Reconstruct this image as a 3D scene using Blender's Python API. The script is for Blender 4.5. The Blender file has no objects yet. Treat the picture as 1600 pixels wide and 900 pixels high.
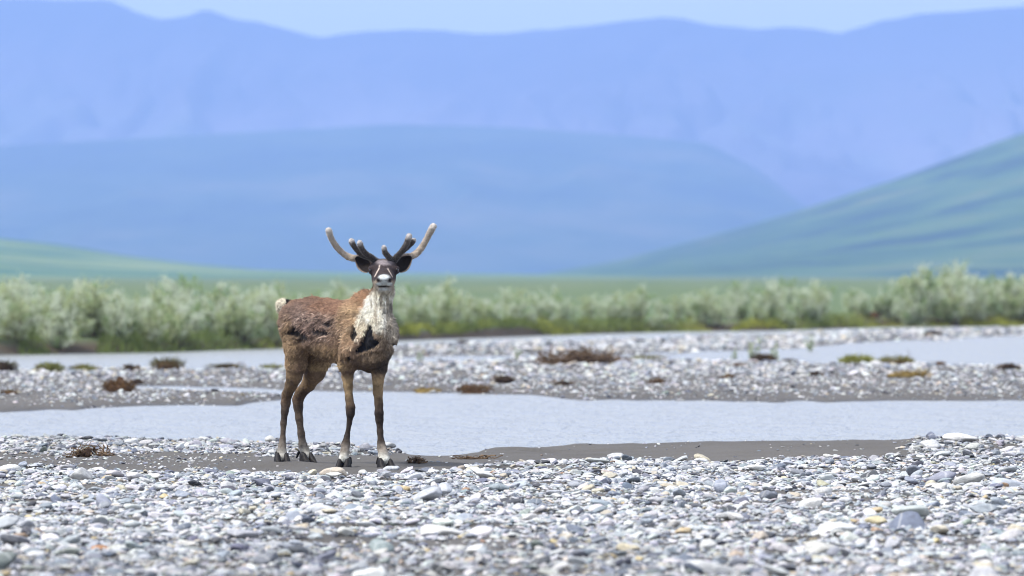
import bpy, bmesh, math, random
import numpy as np
from mathutils import Vector, Matrix, Euler

random.seed(7)
rng = np.random.default_rng(7)
scene = bpy.context.scene
C = scene.collection

# ------------------------------------------------------------------ camera
LENS = 236.0
FPX = 1600 * LENS / 36.0          # focal length in photograph pixels
HCAM = 1.291                      # eye height (m)
VH = 430.0                        # row of the horizon
DIST = 45.0                       # distance of the animal
cam_d = bpy.data.cameras.new('camera')
cam_d.lens = LENS
cam_d.sensor_width = 36.0
cam_d.clip_start = 0.5
cam_d.clip_end = 60000.0
cam_d.dof.use_dof = True
cam_d.dof.focus_distance = DIST - 0.1
cam_d.dof.aperture_fstop = 4.3
cam = bpy.data.objects.new('camera', cam_d)
C.objects.link(cam)
cam.location = (0, 0, HCAM)
cam.rotation_euler = (math.pi / 2 - math.atan((450 - VH) / FPX), 0, 0)
scene.camera = cam

# ------------------------------------------------------------------ world, sun, exposure
SUN_EL, SUN_AZ = math.radians(54), math.radians(242)
world = bpy.data.worlds.new('World')
scene.world = world
world.use_nodes = True
wn = world.node_tree
wn.nodes.clear()
wo = wn.nodes.new('ShaderNodeOutputWorld')
bg = wn.nodes.new('ShaderNodeBackground')
sky = wn.nodes.new('ShaderNodeTexSky')
sky.sky_type = 'NISHITA'
sky.sun_disc = False
sky.sun_elevation = SUN_EL
sky.sun_rotation = SUN_AZ
sky.air_density = 1.0
sky.dust_density = 0.6
sky.ozone_density = 2.0
bg.inputs['Strength'].default_value = 0.12
# a thin, even veil of summer cloud over the whole sky
wtc = wn.nodes.new('ShaderNodeTexCoord')
wmp = wn.nodes.new('ShaderNodeMapping')
wmp.inputs['Scale'].default_value = (1.0, 1.0, 9.0)
wnz = wn.nodes.new('ShaderNodeTexNoise')
wnz.inputs['Scale'].default_value = 3.0
wnz.inputs['Detail'].default_value = 6
wrp = wn.nodes.new('ShaderNodeValToRGB')
wrp.color_ramp.elements[0].position, wrp.color_ramp.elements[0].color = 0.34, (0.3, 0.3, 0.3, 1)
wrp.color_ramp.elements[1].position, wrp.color_ramp.elements[1].color = 0.66, (1.0, 1.0, 1.0, 1)
wmx = wn.nodes.new('ShaderNodeMix')
wmx.data_type = 'RGBA'
wmx.inputs[7].default_value = (6.6, 6.6, 6.6, 1)
wn.links.new(wtc.outputs['Generated'], wmp.inputs[0])
wn.links.new(wmp.outputs[0], wnz.inputs['Vector'])
wn.links.new(wnz.outputs['Fac'], wrp.inputs[0])
wn.links.new(wrp.outputs[0], wmx.inputs[0])
wn.links.new(sky.outputs[0], wmx.inputs[6])
wn.links.new(wmx.outputs[2], bg.inputs['Color'])
wn.links.new(bg.outputs[0], wo.inputs[0])

sun_d = bpy.data.lights.new('sun', 'SUN')
sun_d.energy = 3.0
sun_d.angle = math.radians(10)
sun_d.color = (1.0, 0.96, 0.9)
sun = bpy.data.objects.new('sun', sun_d)
C.objects.link(sun)
sdir = Vector((math.sin(SUN_AZ) * math.cos(SUN_EL), math.cos(SUN_AZ) * math.cos(SUN_EL), math.sin(SUN_EL)))
sun.rotation_euler = (-sdir).to_track_quat('-Z', 'Y').to_euler()
sun.location = (0, 0, 300)

scene.view_settings.view_transform = 'Standard'
scene.view_settings.look = 'None'
scene.view_settings.exposure = 0.95
scene.view_settings.gamma = 1.0
scene.view_settings.use_curve_mapping = False
scene.render.engine = 'CYCLES'
scene.cycles.use_denoising = True
scene.cycles.max_bounces = 6
scene.cycles.diffuse_bounces = 3
scene.cycles.glossy_bounces = 3
scene.cycles.transparent_max_bounces = 6
scene.cycles.volume_bounces = 1
scene.cycles.filter_width = 1.05


# ------------------------------------------------------------------ helpers
def lin(r, g, b):
    f = lambda c: (c / 255 / 12.92) if c <= 10 else ((c / 255 + 0.055) / 1.055) ** 2.4
    return (f(r), f(g), f(b))


def dist_of_row(v):
    return FPX * HCAM / (v - VH)


def at_pixel(u, d, z=0.0):
    return Vector(((u - 800) / FPX * d, d, z))


def _hash(ix, iy, iz, seed):
    h = (ix * 374761393 + iy * 668265263 + iz * 1440662683 + seed * 974634777) & 0xFFFFFFFF
    h = ((h ^ (h >> 13)) * 1274126177) & 0xFFFFFFFF
    h = (h ^ (h >> 16)) & 0xFFFFFFFF
    return h.astype(np.float64) / 4294967295.0


def vnoise(x, y, z=0.0, seed=0):
    x, y, z = np.broadcast_arrays(np.asarray(x, float), np.asarray(y, float), np.asarray(z, float))
    xi, yi, zi = np.floor(x).astype(np.int64), np.floor(y).astype(np.int64), np.floor(z).astype(np.int64)
    fx, fy, fz = x - xi, y - yi, z - zi
    fx, fy, fz = fx * fx * (3 - 2 * fx), fy * fy * (3 - 2 * fy), fz * fz * (3 - 2 * fz)
    r = 0
    for dx in (0, 1):
        for dy in (0, 1):
            for dz in (0, 1):
                w = (fx if dx else 1 - fx) * (fy if dy else 1 - fy) * (fz if dz else 1 - fz)
                r = r + w * _hash(xi + dx, yi + dy, zi + dz, seed)
    return r * 2 - 1


def fbm(x, y, z=0.0, seed=0, oct=4):
    r, a, f, n = 0, 1.0, 1.0, 0
    for k in range(oct):
        r = r + a * vnoise(np.asarray(x) * f, np.asarray(y) * f, np.asarray(z) * f, seed + k)
        n += a
        a *= 0.5
        f *= 2.03
    return r / n


def smooth(a, b, x):
    t = np.clip((np.asarray(x, float) - a) / (b - a), 0, 1)
    return t * t * (3 - 2 * t)


def link(o, parent=None):
    C.objects.link(o)
    if parent is not None:
        o.parent = parent
    return o


def tag(o, label=None, cat=None, group=None, kind=None):
    if label: o['label'] = label
    if cat: o['category'] = cat
    if group: o['group'] = group
    if kind: o['kind'] = kind
    return o


def mesh_np(name, V, F, mat=None, smooth_shade=True, col=None):
    """V (n,3), F (m,3|4) arrays -> mesh"""
    V = np.ascontiguousarray(V, np.float32)
    F = np.ascontiguousarray(F, np.int32)
    me = bpy.data.meshes.new(name)
    m, k = F.shape
    me.vertices.add(len(V))
    me.vertices.foreach_set('co', V.ravel())
    me.loops.add(m * k)
    me.loops.foreach_set('vertex_index', F.ravel())
    me.polygons.add(m)
    me.polygons.foreach_set('loop_start', np.arange(0, m * k, k, dtype=np.int32))
    me.polygons.foreach_set('loop_total', np.full(m, k, np.int32))
    me.update(calc_edges=True)
    me.polygons.foreach_set('use_smooth', np.full(m, smooth_shade))
    if col is not None:
        a = me.color_attributes.new('col', 'FLOAT_COLOR', 'POINT')
        c4 = np.ones((len(V), 4), np.float32)
        c4[:, :3] = col
        a.data.foreach_set('color', c4.ravel())
    if mat is not None:
        me.materials.append(mat)
    return me


def grid_faces(nr, nc):
    i = np.arange(nr - 1)[:, None] * nc + np.arange(nc - 1)[None, :]
    return np.stack([i, i + 1, i + nc + 1, i + nc], -1).reshape(-1, 4)


class Nodes:
    def __init__(self, name):
        self.m = bpy.data.materials.new(name)
        self.m.use_nodes = True
        self.t = self.m.node_tree
        self.t.nodes.clear()
        self.out = self.n('ShaderNodeOutputMaterial')
        self.b = self.n('ShaderNodeBsdfPrincipled')
        self.l(self.b.outputs[0], self.out.inputs['Surface'])

    def n(self, typ, **kw):
        nd = self.t.nodes.new(typ)
        for k, v in kw.items():
            setattr(nd, k, v)
        return nd

    def l(self, a, b):
        self.t.links.new(a, b)

    def coords(self, kind='Object', scale=(1, 1, 1)):
        tc = self.n('ShaderNodeTexCoord')
        mp = self.n('ShaderNodeMapping')
        mp.inputs['Scale'].default_value = scale
        self.l(tc.outputs[kind], mp.inputs[0])
        return mp.outputs[0]

    def noise(self, vec, scale, detail=4, rough=0.55):
        nz = self.n('ShaderNodeTexNoise')
        nz.inputs['Scale'].default_value = scale
        nz.inputs['Detail'].default_value = detail
        nz.inputs['Roughness'].default_value = rough
        if vec is not None:
            self.l(vec, nz.inputs['Vector'])
        return nz.outputs['Fac']

    def ramp(self, fac, stops):
        r = self.n('ShaderNodeValToRGB')
        els = r.color_ramp.elements
        while len(els) < len(stops):
            els.new(0.5)
        for e, (p, c) in zip(els, stops):
            e.position = p
            e.color = (*c, 1) if len(c) == 3 else c
        self.l(fac, r.inputs[0])
        return r.outputs[0]

    def mix(self, fac, a, b, mode='MIX'):
        m = self.n('ShaderNodeMix', data_type='RGBA', blend_type=mode)
        for s, v in ((m.inputs[0], fac), (m.inputs[6], a), (m.inputs[7], b)):
            if hasattr(v, 'links'):
                self.l(v, s)
            else:
                s.default_value = (*v, 1) if isinstance(v, tuple) and len(v) == 3 else v
        return m.outputs[2]

    def bump(self, h, strength=0.3, dist=0.01):
        b = self.n('ShaderNodeBump')
        b.inputs['Strength'].default_value = strength
        b.inputs['Distance'].default_value = dist
        self.l(h, b.inputs['Height'])
        self.l(b.outputs[0], self.b.inputs['Normal'])
        return b

    def rough(self, r, spec=0.5):
        self.b.inputs['Roughness'].default_value = r
        self.b.inputs['Specular IOR Level'].default_value = spec

    def base(self, c):
        if hasattr(c, 'links'):
            self.l(c, self.b.inputs['Base Color'])
        else:
            self.b.inputs['Base Color'].default_value = (*c, 1)


# ------------------------------------------------------------------ materials
def mat_ground():
    k = Nodes('river_silt_and_meadow')
    v = k.coords('Object')
    big = k.noise(k.coords('Object', (0.5, 0.2, 1)), 1.2, 5)
    fine = k.noise(v, 60, 4, 0.7)
    sand = k.ramp(big, [(0.3, (0.066, 0.062, 0.058)), (0.7, (0.108, 0.101, 0.094))])
    sand = k.mix(0.35, sand, k.ramp(fine, [(0.3, (0.055, 0.052, 0.05)), (0.7, (0.15, 0.142, 0.135))]))
    gr = k.ramp(k.noise(k.coords('Object', (0.05, 0.01, 1)), 2.0, 5), [(0.3, (0.06, 0.105, 0.04)), (0.55, (0.09, 0.13, 0.055)), (0.75, (0.14, 0.16, 0.075))])
    at = k.n('ShaderNodeAttribute', attribute_name='meadow')
    peat = k.n('ShaderNodeAttribute', attribute_name='peat')
    c = k.mix(at.outputs['Fac'], sand, gr)
    c = k.mix(peat.outputs['Fac'], c, (0.06, 0.045, 0.03))
    wet = k.n('ShaderNodeAttribute', attribute_name='wet')
    c = k.mix(wet.outputs['Fac'], c, k.mix(1.0, c, (0.5, 0.5, 0.52), 'MULTIPLY'))
    k.base(c)
    k.rough(0.85, 0.3)
    mr = k.n('ShaderNodeMapRange')
    mr.inputs['To Min'].default_value, mr.inputs['To Max'].default_value = 0.85, 0.42
    k.l(wet.outputs['Fac'], mr.inputs['Value'])
    k.l(mr.outputs[0], k.b.inputs['Roughness'])
    k.bump(k.noise(k.coords('Object', (0.6, 1.0, 1.0)), 11, 7, 0.7), 0.9, 0.03)
    return k.m


def mat_stone(source):
    k = Nodes('river_stone')
    if source == 'instancer':
        a = k.n('ShaderNodeAttribute', attribute_type='INSTANCER', attribute_name='col')
        col = a.outputs['Color']
    else:
        a = k.n('ShaderNodeObjectInfo')
        col = a.outputs['Color']
    oi = k.n('ShaderNodeObjectInfo')
    add = k.n('ShaderNodeVectorMath', operation='ADD')
    sc = k.n('ShaderNodeVectorMath', operation='SCALE')
    sc.inputs[0].default_value = (37, 19, 53)
    k.l(oi.outputs['Random'], sc.inputs['Scale'])
    tc = k.n('ShaderNodeTexCoord')
    k.l(tc.outputs['Object'], add.inputs[0])
    k.l(sc.outputs[0], add.inputs[1])
    v = add.outputs[0]
    mott = k.ramp(k.noise(v, 2.2, 6, 0.7), [(0.32, (0.62, 0.62, 0.64)), (0.6, (1, 1, 1)), (0.75, (1.12, 1.11, 1.08))])
    c = k.mix(1.0, col, mott, 'MULTIPLY')
    # quartz veins
    w = k.n('ShaderNodeTexWave', wave_type='BANDS')
    w.inputs['Scale'].default_value = 0.22
    w.inputs['Distortion'].default_value = 5.0
    w.inputs['Detail'].default_value = 3
    k.l(v, w.inputs['Vector'])
    vein = k.ramp(w.outputs['Fac'], [(0.965, (0, 0, 0)), (0.995, (0.3, 0.3, 0.3))])
    c = k.mix(vein, c, (0.62, 0.62, 0.61))
    # silt film and specks
    sp = k.ramp(k.noise(v, 9, 3, 0.8), [(0.30, (0.5, 0.5, 0.5)), (0.42, (0, 0, 0))])
    c = k.mix(sp, c, (0.13, 0.125, 0.12))
    k.base(c)
    k.rough(0.68, 0.35)
    k.bump(k.noise(v, 6, 6, 0.7), 0.35, 0.05)
    return k.m


def mat_water():
    k = Nodes('silty_river_water')
    k.base((0.26, 0.275, 0.285))
    k.rough(0.27, 0.5)
    k.b.inputs['IOR'].default_value = 1.33
    n1 = k.noise(k.coords('Object', (0.30, 0.20, 1)), 3.0, 5, 0.62)
    n2 = k.noise(k.coords('Object', (1.0, 0.5, 1)), 9, 3, 0.6)
    s = k.n('ShaderNodeMath', operation='MULTIPLY_ADD')
    s.inputs[1].default_value = 0.3
    k.l(n2, s.inputs[0])
    k.l(n1, s.inputs[2])
    k.bump(s.outputs[0], 1.0, 0.40)
    return k.m


def mat_vcol(name, rough=0.8, spec=0.3, bump=None, trans=0.0, var=None, sheen=0.0):
    k = Nodes(name)
    a = k.n('ShaderNodeAttribute', attribute_name='col')
    c = a.outputs['Color']
    if var:
        sc, amt = var
        c = k.mix(1.0, c, k.ramp(k.noise(k.coords('Object'), sc, 5, 0.65), [(0.3, (1 - amt,) * 3), (0.7, (1 + amt,) * 3)]), 'MULTIPLY')
    k.base(c)
    k.rough(rough, spec)
    if sheen:
        k.b.inputs['Sheen Weight'].default_value = sheen
        k.b.inputs['Sheen Roughness'].default_value = 0.5
    if bump:
        k.bump(k.noise(k.coords('Object'), bump[0], 5, 0.7), bump[1], bump[2])
    if trans:
        tr = k.n('ShaderNodeBsdfTranslucent')
        k.l(c, tr.inputs['Color'])
        mx = k.n('ShaderNodeMixShader')
        mx.inputs[0].default_value = trans
        k.l(k.b.outputs[0], mx.inputs[1])
        k.l(tr.outputs[0], mx.inputs[2])
        k.l(mx.outputs[0], k.out.inputs['Surface'])
    return k.m


def mat_plain(name, c, rough=0.7, spec=0.3, var=None, bump=None):
    k = Nodes(name)
    if var:
        sc, c2 = var
        k.base(k.ramp(k.noise(k.coords('Object'), sc, 5, 0.65), [(0.3, c), (0.7, c2)]))
    else:
        k.base(c)
    k.rough(rough, spec)
    if bump:
        k.bump(k.noise(k.coords('Object'), bump[0], 5, 0.7), bump[1], bump[2])
    return k.m


def mat_hill(name, stops, scale, nscale=1.0, second=None, thin_haze_tint=None):
    k = Nodes(name)
    f = k.noise(k.coords('Object', scale), nscale, 7, 0.6)
    c = k.ramp(f, stops)
    if second:
        f2 = k.noise(k.coords('Object', second[0]), 1.0, 5, 0.6)
        c = k.mix(k.ramp(f2, [(second[2], (0, 0, 0)), (second[3], (1, 1, 1))]), c, second[1])
    if thin_haze_tint:  # darkens the colour with height, standing in for haze that thins upward
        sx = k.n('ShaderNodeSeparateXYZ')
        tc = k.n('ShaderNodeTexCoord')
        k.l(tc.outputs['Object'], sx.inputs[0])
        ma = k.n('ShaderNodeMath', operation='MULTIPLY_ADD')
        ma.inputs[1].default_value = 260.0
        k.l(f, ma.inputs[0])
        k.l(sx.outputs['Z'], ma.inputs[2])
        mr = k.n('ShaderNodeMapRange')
        mr.inputs['From Min'].default_value, mr.inputs['From Max'].default_value = thin_haze_tint[0], thin_haze_tint[1]
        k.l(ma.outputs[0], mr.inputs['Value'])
        c = k.mix(mr.outputs[0], c, thin_haze_tint[2])
    k.base(c)
    k.rough(0.95, 0.1)
    return k.m


# ------------------------------------------------------------------ terrain
def in_poly(u, v, poly):
    r = np.zeros(u.shape, bool)
    n = len(poly)
    for i in range(n):
        x1, y1 = poly[i]
        x2, y2 = poly[(i + 1) % n]
        c = ((y1 > v) != (y2 > v)) & (u < (x2 - x1) * (v - y1) / ((y2 - y1) or 1e-9) + x1)
        r ^= c
    return r


U0, U1, DU = -1600, 3200, 8.0
V0, V1, DV = 480.0, 960.0, 1.0
ug = np.arange(U0, U1 + 1, DU)
vg = np.arange(V0, V1 + 1, DV)
UG, VG = np.meshgrid(ug, vg)
wob = 3.6 * fbm(UG / 38.0, VG / 7.0, seed=3, oct=5)
WU, WV = UG + 5 * wob, VG + wob


def blur(a, ru, rv, n=2):
    for _ in range(n):
        for ax, r in ((1, ru), (0, rv)):
            if r < 1:
                continue
            p = np.pad(a, [(r, r) if k == ax else (0, 0) for k in range(2)], mode='edge')
            cs = np.cumsum(p, axis=ax)
            z = np.zeros_like(np.take(cs, [0], axis=ax))
            cs = np.concatenate([z, cs], axis=ax)
            w = 2 * r + 1
            a = (np.take(cs, np.arange(w, cs.shape[ax]), axis=ax) - np.take(cs, np.arange(0, cs.shape[ax] - w), axis=ax)) / w
    return a


SHORE = [(-1600, 678), (0, 683), (110, 680), (250, 684), (400, 686), (520, 691), (600, 699), (650, 706), (735, 706),
         (775, 699), (830, 694), (930, 692), (1100, 690), (1300, 689), (1420, 688), (1600, 686), (3200, 686)]
shore = np.interp(WU, *zip(*SHORE))
near_land = WV > shore
BAR_A = [(-1600, 582), (0, 573), (450, 572), (620, 561), (850, 557), (1050, 557), (1250, 563), (1400, 564), (1600, 567), (3200, 573),
         (3200, 618), (1600, 620), (1200, 622), (1000, 620), (880, 618), (830, 611), (700, 608), (600, 607), (450, 606), (400, 600),
         (300, 599), (200, 598), (150, 601), (0, 603), (-1600, 606)]
BAR_B = [(-1600, 602), (0, 601), (150, 599), (190, 602), (300, 605), (420, 610), (500, 617), (420, 622), (370, 627), (200, 631), (0, 637), (-1600, 642)]
BAR_C = [(560, 549), (620, 536), (900, 529), (1130, 522), (1230, 520), (1290, 530), (1100, 545), (1000, 551), (850, 552), (620, 555)]
BAR_D = [(1150, 523), (1300, 516), (1500, 511), (1600, 509), (3200, 506), (3200, 516), (1600, 522), (1400, 531), (1200, 544), (1040, 545)]
far_land = in_poly(WU, WV, BAR_A) | in_poly(WU, WV, BAR_B) | in_poly(WU, WV, BAR_C) | in_poly(WU, WV, BAR_D)
Z_BED, Z_WATER = -0.20, -0.05
land_s = blur((near_land | far_land).astype(float), 1, 2, 2)
HMAP = Z_BED + land_s * (0.20 + 0.0)
BANK = [(-1600, 572), (0, 550), (250, 546), (440, 540), (620, 528), (800, 522), (1000, 516), (1200, 513), (1400, 508), (1600, 506), (3200, 500)]


def sample(M, u, v):
    fu = np.clip((np.asarray(u) - U0) / DU, 0, M.shape[1] - 1.001)
    fv = np.clip((np.asarray(v) - V0) / DV, 0, M.shape[0] - 1.001)
    i, j = fv.astype(int), fu.astype(int)
    a, b = fv - i, fu - j
    return M[i, j] * (1 - a) * (1 - b) + M[i + 1, j] * a * (1 - b) + M[i, j + 1] * (1 - a) * b + M[i + 1, j + 1] * a * b


def uv_of(x, y):
    yy = np.maximum(np.asarray(y, float), 5.0)
    return 800 + FPX * np.asarray(x) / yy, VH + FPX * HCAM / yy


def meadow_mask(x, y):
    u, v = uv_of(x, y)
    bank = np.interp(u, *zip(*BANK)) + 1.2 * fbm(np.asarray(x) * 0.5, np.asarray(y) * 0.05, seed=21)
    return 1 - smooth(-0.7, 0.7, v - bank)


def ground_z(x, y):
    x, y = np.asarray(x, float), np.asarray(y, float)
    u, v = uv_of(x, y)
    z = sample(HMAP, u, v)
    near = smooth(60, 50, y)
    lump = 0.010 * fbm(x * 1.1, y * 0.35, seed=5) + 0.008 * fbm(x * 3.1, y * 1.1, seed=9)
    z = z + lump * (0.4 + 0.6 * near)
    # hoof marks, ripples and a low sand swell beside the water
    sandy = near * smooth(0.9, 1.0, sample(land_s, u, v))
    z = z + sandy * (0.034 * np.abs(fbm(x * 1.1, y * 2.4, seed=14, oct=5)) - 0.014 + 0.016 * smooth(0.02, 0.14, fbm(x * 0.9, y * 1.5, seed=17, oct=4)))
    z = z + 0.018 * np.exp(-(((x + 1.9) / 1.3) ** 2 + ((y - 45.9) / 1.1) ** 2)) * near
    z = z + 0.035 * np.exp(-(((x - 2.2) / 2.0) ** 2 + ((y - 50.3) / 1.2) ** 2)) * near
    z = z + 0.05 * np.exp(-(((x - 3.6) / 0.75) ** 2 + ((y - 51.2) / 0.9) ** 2)) * near
    # flat ground under the animal's front hooves
    f = np.exp(-(((x + 1.0) / 0.35) ** 2 + ((y - 44.95) / 0.45) ** 2))
    z = z * (1 - f) + 0.0 * f
    for hx, hy in ((-1.128, 44.91), (-0.845, 44.86), (-1.562, 45.60), (-1.395, 45.72)):
        q = np.hypot(x - hx, (y - hy) * 0.7)
        z = z + near * (0.012 * np.exp(-((q - 0.13) / 0.04) ** 2) - 0.004 * np.exp(-(q / 0.09) ** 2))
    m = meadow_mask(x, y)
    mead = 0.20 + 0.06 * fbm(x * 0.4, y * 0.1, seed=31) + np.clip(y - 300, 0, None) * 0.0000
    return z * (1 - m) + mead * m


MAT_GROUND = mat_ground()
ys = np.concatenate([[-400, -150, -50, 0, 12, 20], np.arange(25, 56, 0.085), np.arange(56, 110, 0.3), np.arange(110, 200, 0.45),
                     np.arange(200, 400, 8), np.arange(400, 2000, 80), [2500, 3500, 5000, 7500, 10000, 14000, 17500]])
xf = np.arange(-7, 7.01, 0.085)
xs = np.concatenate([[-3500, -1200, -400, -150, -80, -50, -36], np.arange(-28, -7, 0.35), xf, np.arange(7.2, 28.1, 0.35), [36, 50, 80, 150, 400, 1200, 3500]])
XX, YY = np.meshgrid(xs, ys)
ZZ = ground_z(XX, YY)
gv = np.stack([XX, YY, ZZ], -1).reshape(-1, 3)
gme = mesh_np('ground', gv, grid_faces(len(ys), len(xs)), MAT_GROUND)
mm = meadow_mask(XX, YY).ravel()
wetv = (smooth(0.028, 0.004, ZZ - Z_WATER) * (1 - meadow_mask(XX, YY))).ravel()
for nm, val in (('wet', wetv), ('meadow', smooth(0.55, 0.95, mm)), ('peat', smooth(0.05, 0.3, mm) * (1 - smooth(0.75, 0.98, mm)))):
    at = gme.attributes.new(nm, 'FLOAT', 'POINT')
    at.data.foreach_set('value', val.astype(np.float32))
ground = tag(link(bpy.data.objects.new('ground', gme)), 'grey silt and gravel river flats running back to a green meadow', kind='structure')

# water: one river sheet; the bars rise through it
wy = np.concatenate([np.arange(46, 190, 1.0)])
wx = np.arange(-40, 40.1, 1.0)
WX, WY = np.meshgrid(wx, wy)
wme = mesh_np('river_water', np.stack([WX, WY, np.full_like(WX, Z_WATER)], -1).reshape(-1, 3), grid_faces(len(wy), len(wx)), mat_water())
water = tag(link(bpy.data.objects.new('river_water', wme)), 'pale blue silty river braiding between gravel bars', kind='structure')


# hills
def ridge(name, label, profile, d_foot, d_crest, mat, seed, rough, back=0.35, power=1.15, gully=0.0, base_v=431.0):
    us = np.concatenate([np.arange(-2600, -400, 25.0), np.arange(-400, 2000, 7.0), np.arange(2000, 4201, 25.0)])
    pv = np.interp(us, *zip(*profile))
    pv = blur(pv[None, :], 1, 0, 1)[0]
    nt = 80
    t = np.concatenate([np.linspace(0, 1, nt), 1 + np.linspace(0.02, back, 14)])
    U, T = np.meshgrid(us, t)
    d = d_foot + (d_crest - d_foot) * T
    X = (U - 800) / FPX * d_crest * (0.55 + 0.45 * d / d_crest)
    P = np.interp(U, us, pv)
    crest = HCAM + (VH - P) / FPX * d_crest
    sh = np.where(T <= 1, np.clip(T, 0, 1) ** power, 1 - ((T - 1) / back) ** 1.3 * 0.7)
    Z = np.maximum(crest, 0) * sh
    k = 1.0 / (d_crest / FPX)            # about one photograph pixel
    env = np.clip(T * (1.02 - T) * 4, 0, 1) * np.clip(crest * k / 60, 0, 1)
    Z = Z + env * rough / k * fbm(X * k / 60, d * k / 260, seed=seed, oct=5)
    if gully:
        Z = Z - env * gully / k * np.abs(fbm(X * k / 190 + T * 0.9 + 0.8 * fbm(X * k / 300, d * k / 500, seed=seed + 4), T * 0.8, seed=seed + 8, oct=5)) * 1.6
    Z = Z - 0.6 * (T <= 0.0) * 4
    o = bpy.data.objects.new(name, mesh_np(name, np.stack([X, d, Z], -1).reshape(-1, 3), grid_faces(len(t), len(us)), mat))
    return tag(link(o), label, kind='structure')


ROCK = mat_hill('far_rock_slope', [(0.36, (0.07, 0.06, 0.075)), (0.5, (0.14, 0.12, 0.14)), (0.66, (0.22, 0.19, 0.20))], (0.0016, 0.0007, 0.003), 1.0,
                ((0.0011, 0.0005, 0.002), (0.10, 0.13, 0.09), 0.5, 0.7), thin_haze_tint=(400.0, 760.0, (0.018, 0.016, 0.022)))  # crest painted darker to imitate thinner haze up high
MIDM = mat_hill('mid_tundra_slope', [(0.38, (0.008, 0.035, 0.035)), (0.52, (0.03, 0.065, 0.04)), (0.66, (0.08, 0.095, 0.06))], (0.002, 0.0012, 0.008))
GRN = mat_hill('green_tundra_slope', [(0.38, (0.006, 0.035, 0.020)), (0.47, (0.025, 0.075, 0.018)), (0.55, (0.055, 0.115, 0.020)), (0.68, (0.12, 0.125, 0.045))], (0.0030, 0.006, 0.030), 1.0,
               ((0.004, 0.004, 0.02), (0.22, 0.16, 0.11), 0.66, 0.74))
LFT = mat_hill('bright_tundra_slope', [(0.40, (0.04, 0.11, 0.05)), (0.5, (0.10, 0.17, 0.05)), (0.62, (0.2, 0.24, 0.08))], (0.003, 0.006, 0.05))
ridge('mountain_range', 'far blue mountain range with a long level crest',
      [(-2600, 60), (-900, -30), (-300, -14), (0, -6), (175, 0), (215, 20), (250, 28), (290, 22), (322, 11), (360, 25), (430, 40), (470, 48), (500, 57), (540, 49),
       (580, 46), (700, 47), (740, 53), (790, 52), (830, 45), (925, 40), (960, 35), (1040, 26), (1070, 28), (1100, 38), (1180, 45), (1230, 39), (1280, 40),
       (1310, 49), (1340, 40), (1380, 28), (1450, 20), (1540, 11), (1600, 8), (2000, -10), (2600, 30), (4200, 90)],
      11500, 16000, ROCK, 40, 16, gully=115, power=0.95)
ridge('hill', 'broad blue domed hill below the mountain crest',
      [(-2600, 330), (-1200, 280), (-400, 250), (0, 228), (400, 205), (620, 193), (800, 199), (1000, 212), (1100, 221), (1180, 262), (1265, 325), (1350, 385), (1450, 432), (4200, 440)],
      8600, 11800, MIDM, 50, 6, gully=26, power=0.9)
ridge('hill', 'green tundra hillside rising to the right behind the willows',
      [(-2600, 440), (820, 434), (860, 425), (960, 408), (1100, 372), (1250, 329), (1400, 280), (1500, 243), (1600, 207), (1900, 110), (2500, 40), (4200, 60)],
      4000, 6500, GRN, 60, 5, gully=5, power=1.0)
ridge('hill', 'low bright green slope at the left edge of the valley',
      [(-2600, 260), (-1000, 315), (-300, 352), (0, 372), (100, 383), (200, 400), (300, 412), (400, 421), (520, 425), (700, 427), (900, 429.5), (1100, 433), (4200, 436)],
      2600, 4300, LFT, 70, 2, power=1.0)

# air between us and the mountains
hz_m = bpy.data.materials.new('valley_haze')
hz_m.use_nodes = True
hn = hz_m.node_tree
hn.nodes.clear()
ho = hn.nodes.new('ShaderNodeOutputMaterial')
pv = hn.nodes.new('ShaderNodeVolumePrincipled')
pv.inputs['Color'].default_value = (0.335, 0.505, 1.0, 1)
pv.inputs['Density'].default_value = 1.12e-4
pv.inputs['Anisotropy'].default_value = 0.0
hn.links.new(pv.outputs[0], ho.inputs['Volume'])
bm = bmesh.new()
bmesh.ops.create_cube(bm, size=1.0)
hme = bpy.data.meshes.new('haze')
bm.to_mesh(hme)
bm.free()
hme.materials.append(hz_m)
haze = tag(link(bpy.data.objects.new('haze', hme)), 'blue summer haze filling the valley air', kind='stuff')
haze.scale = (11000, 19600, 902)
haze.location = (0, 9000, 448)
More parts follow.
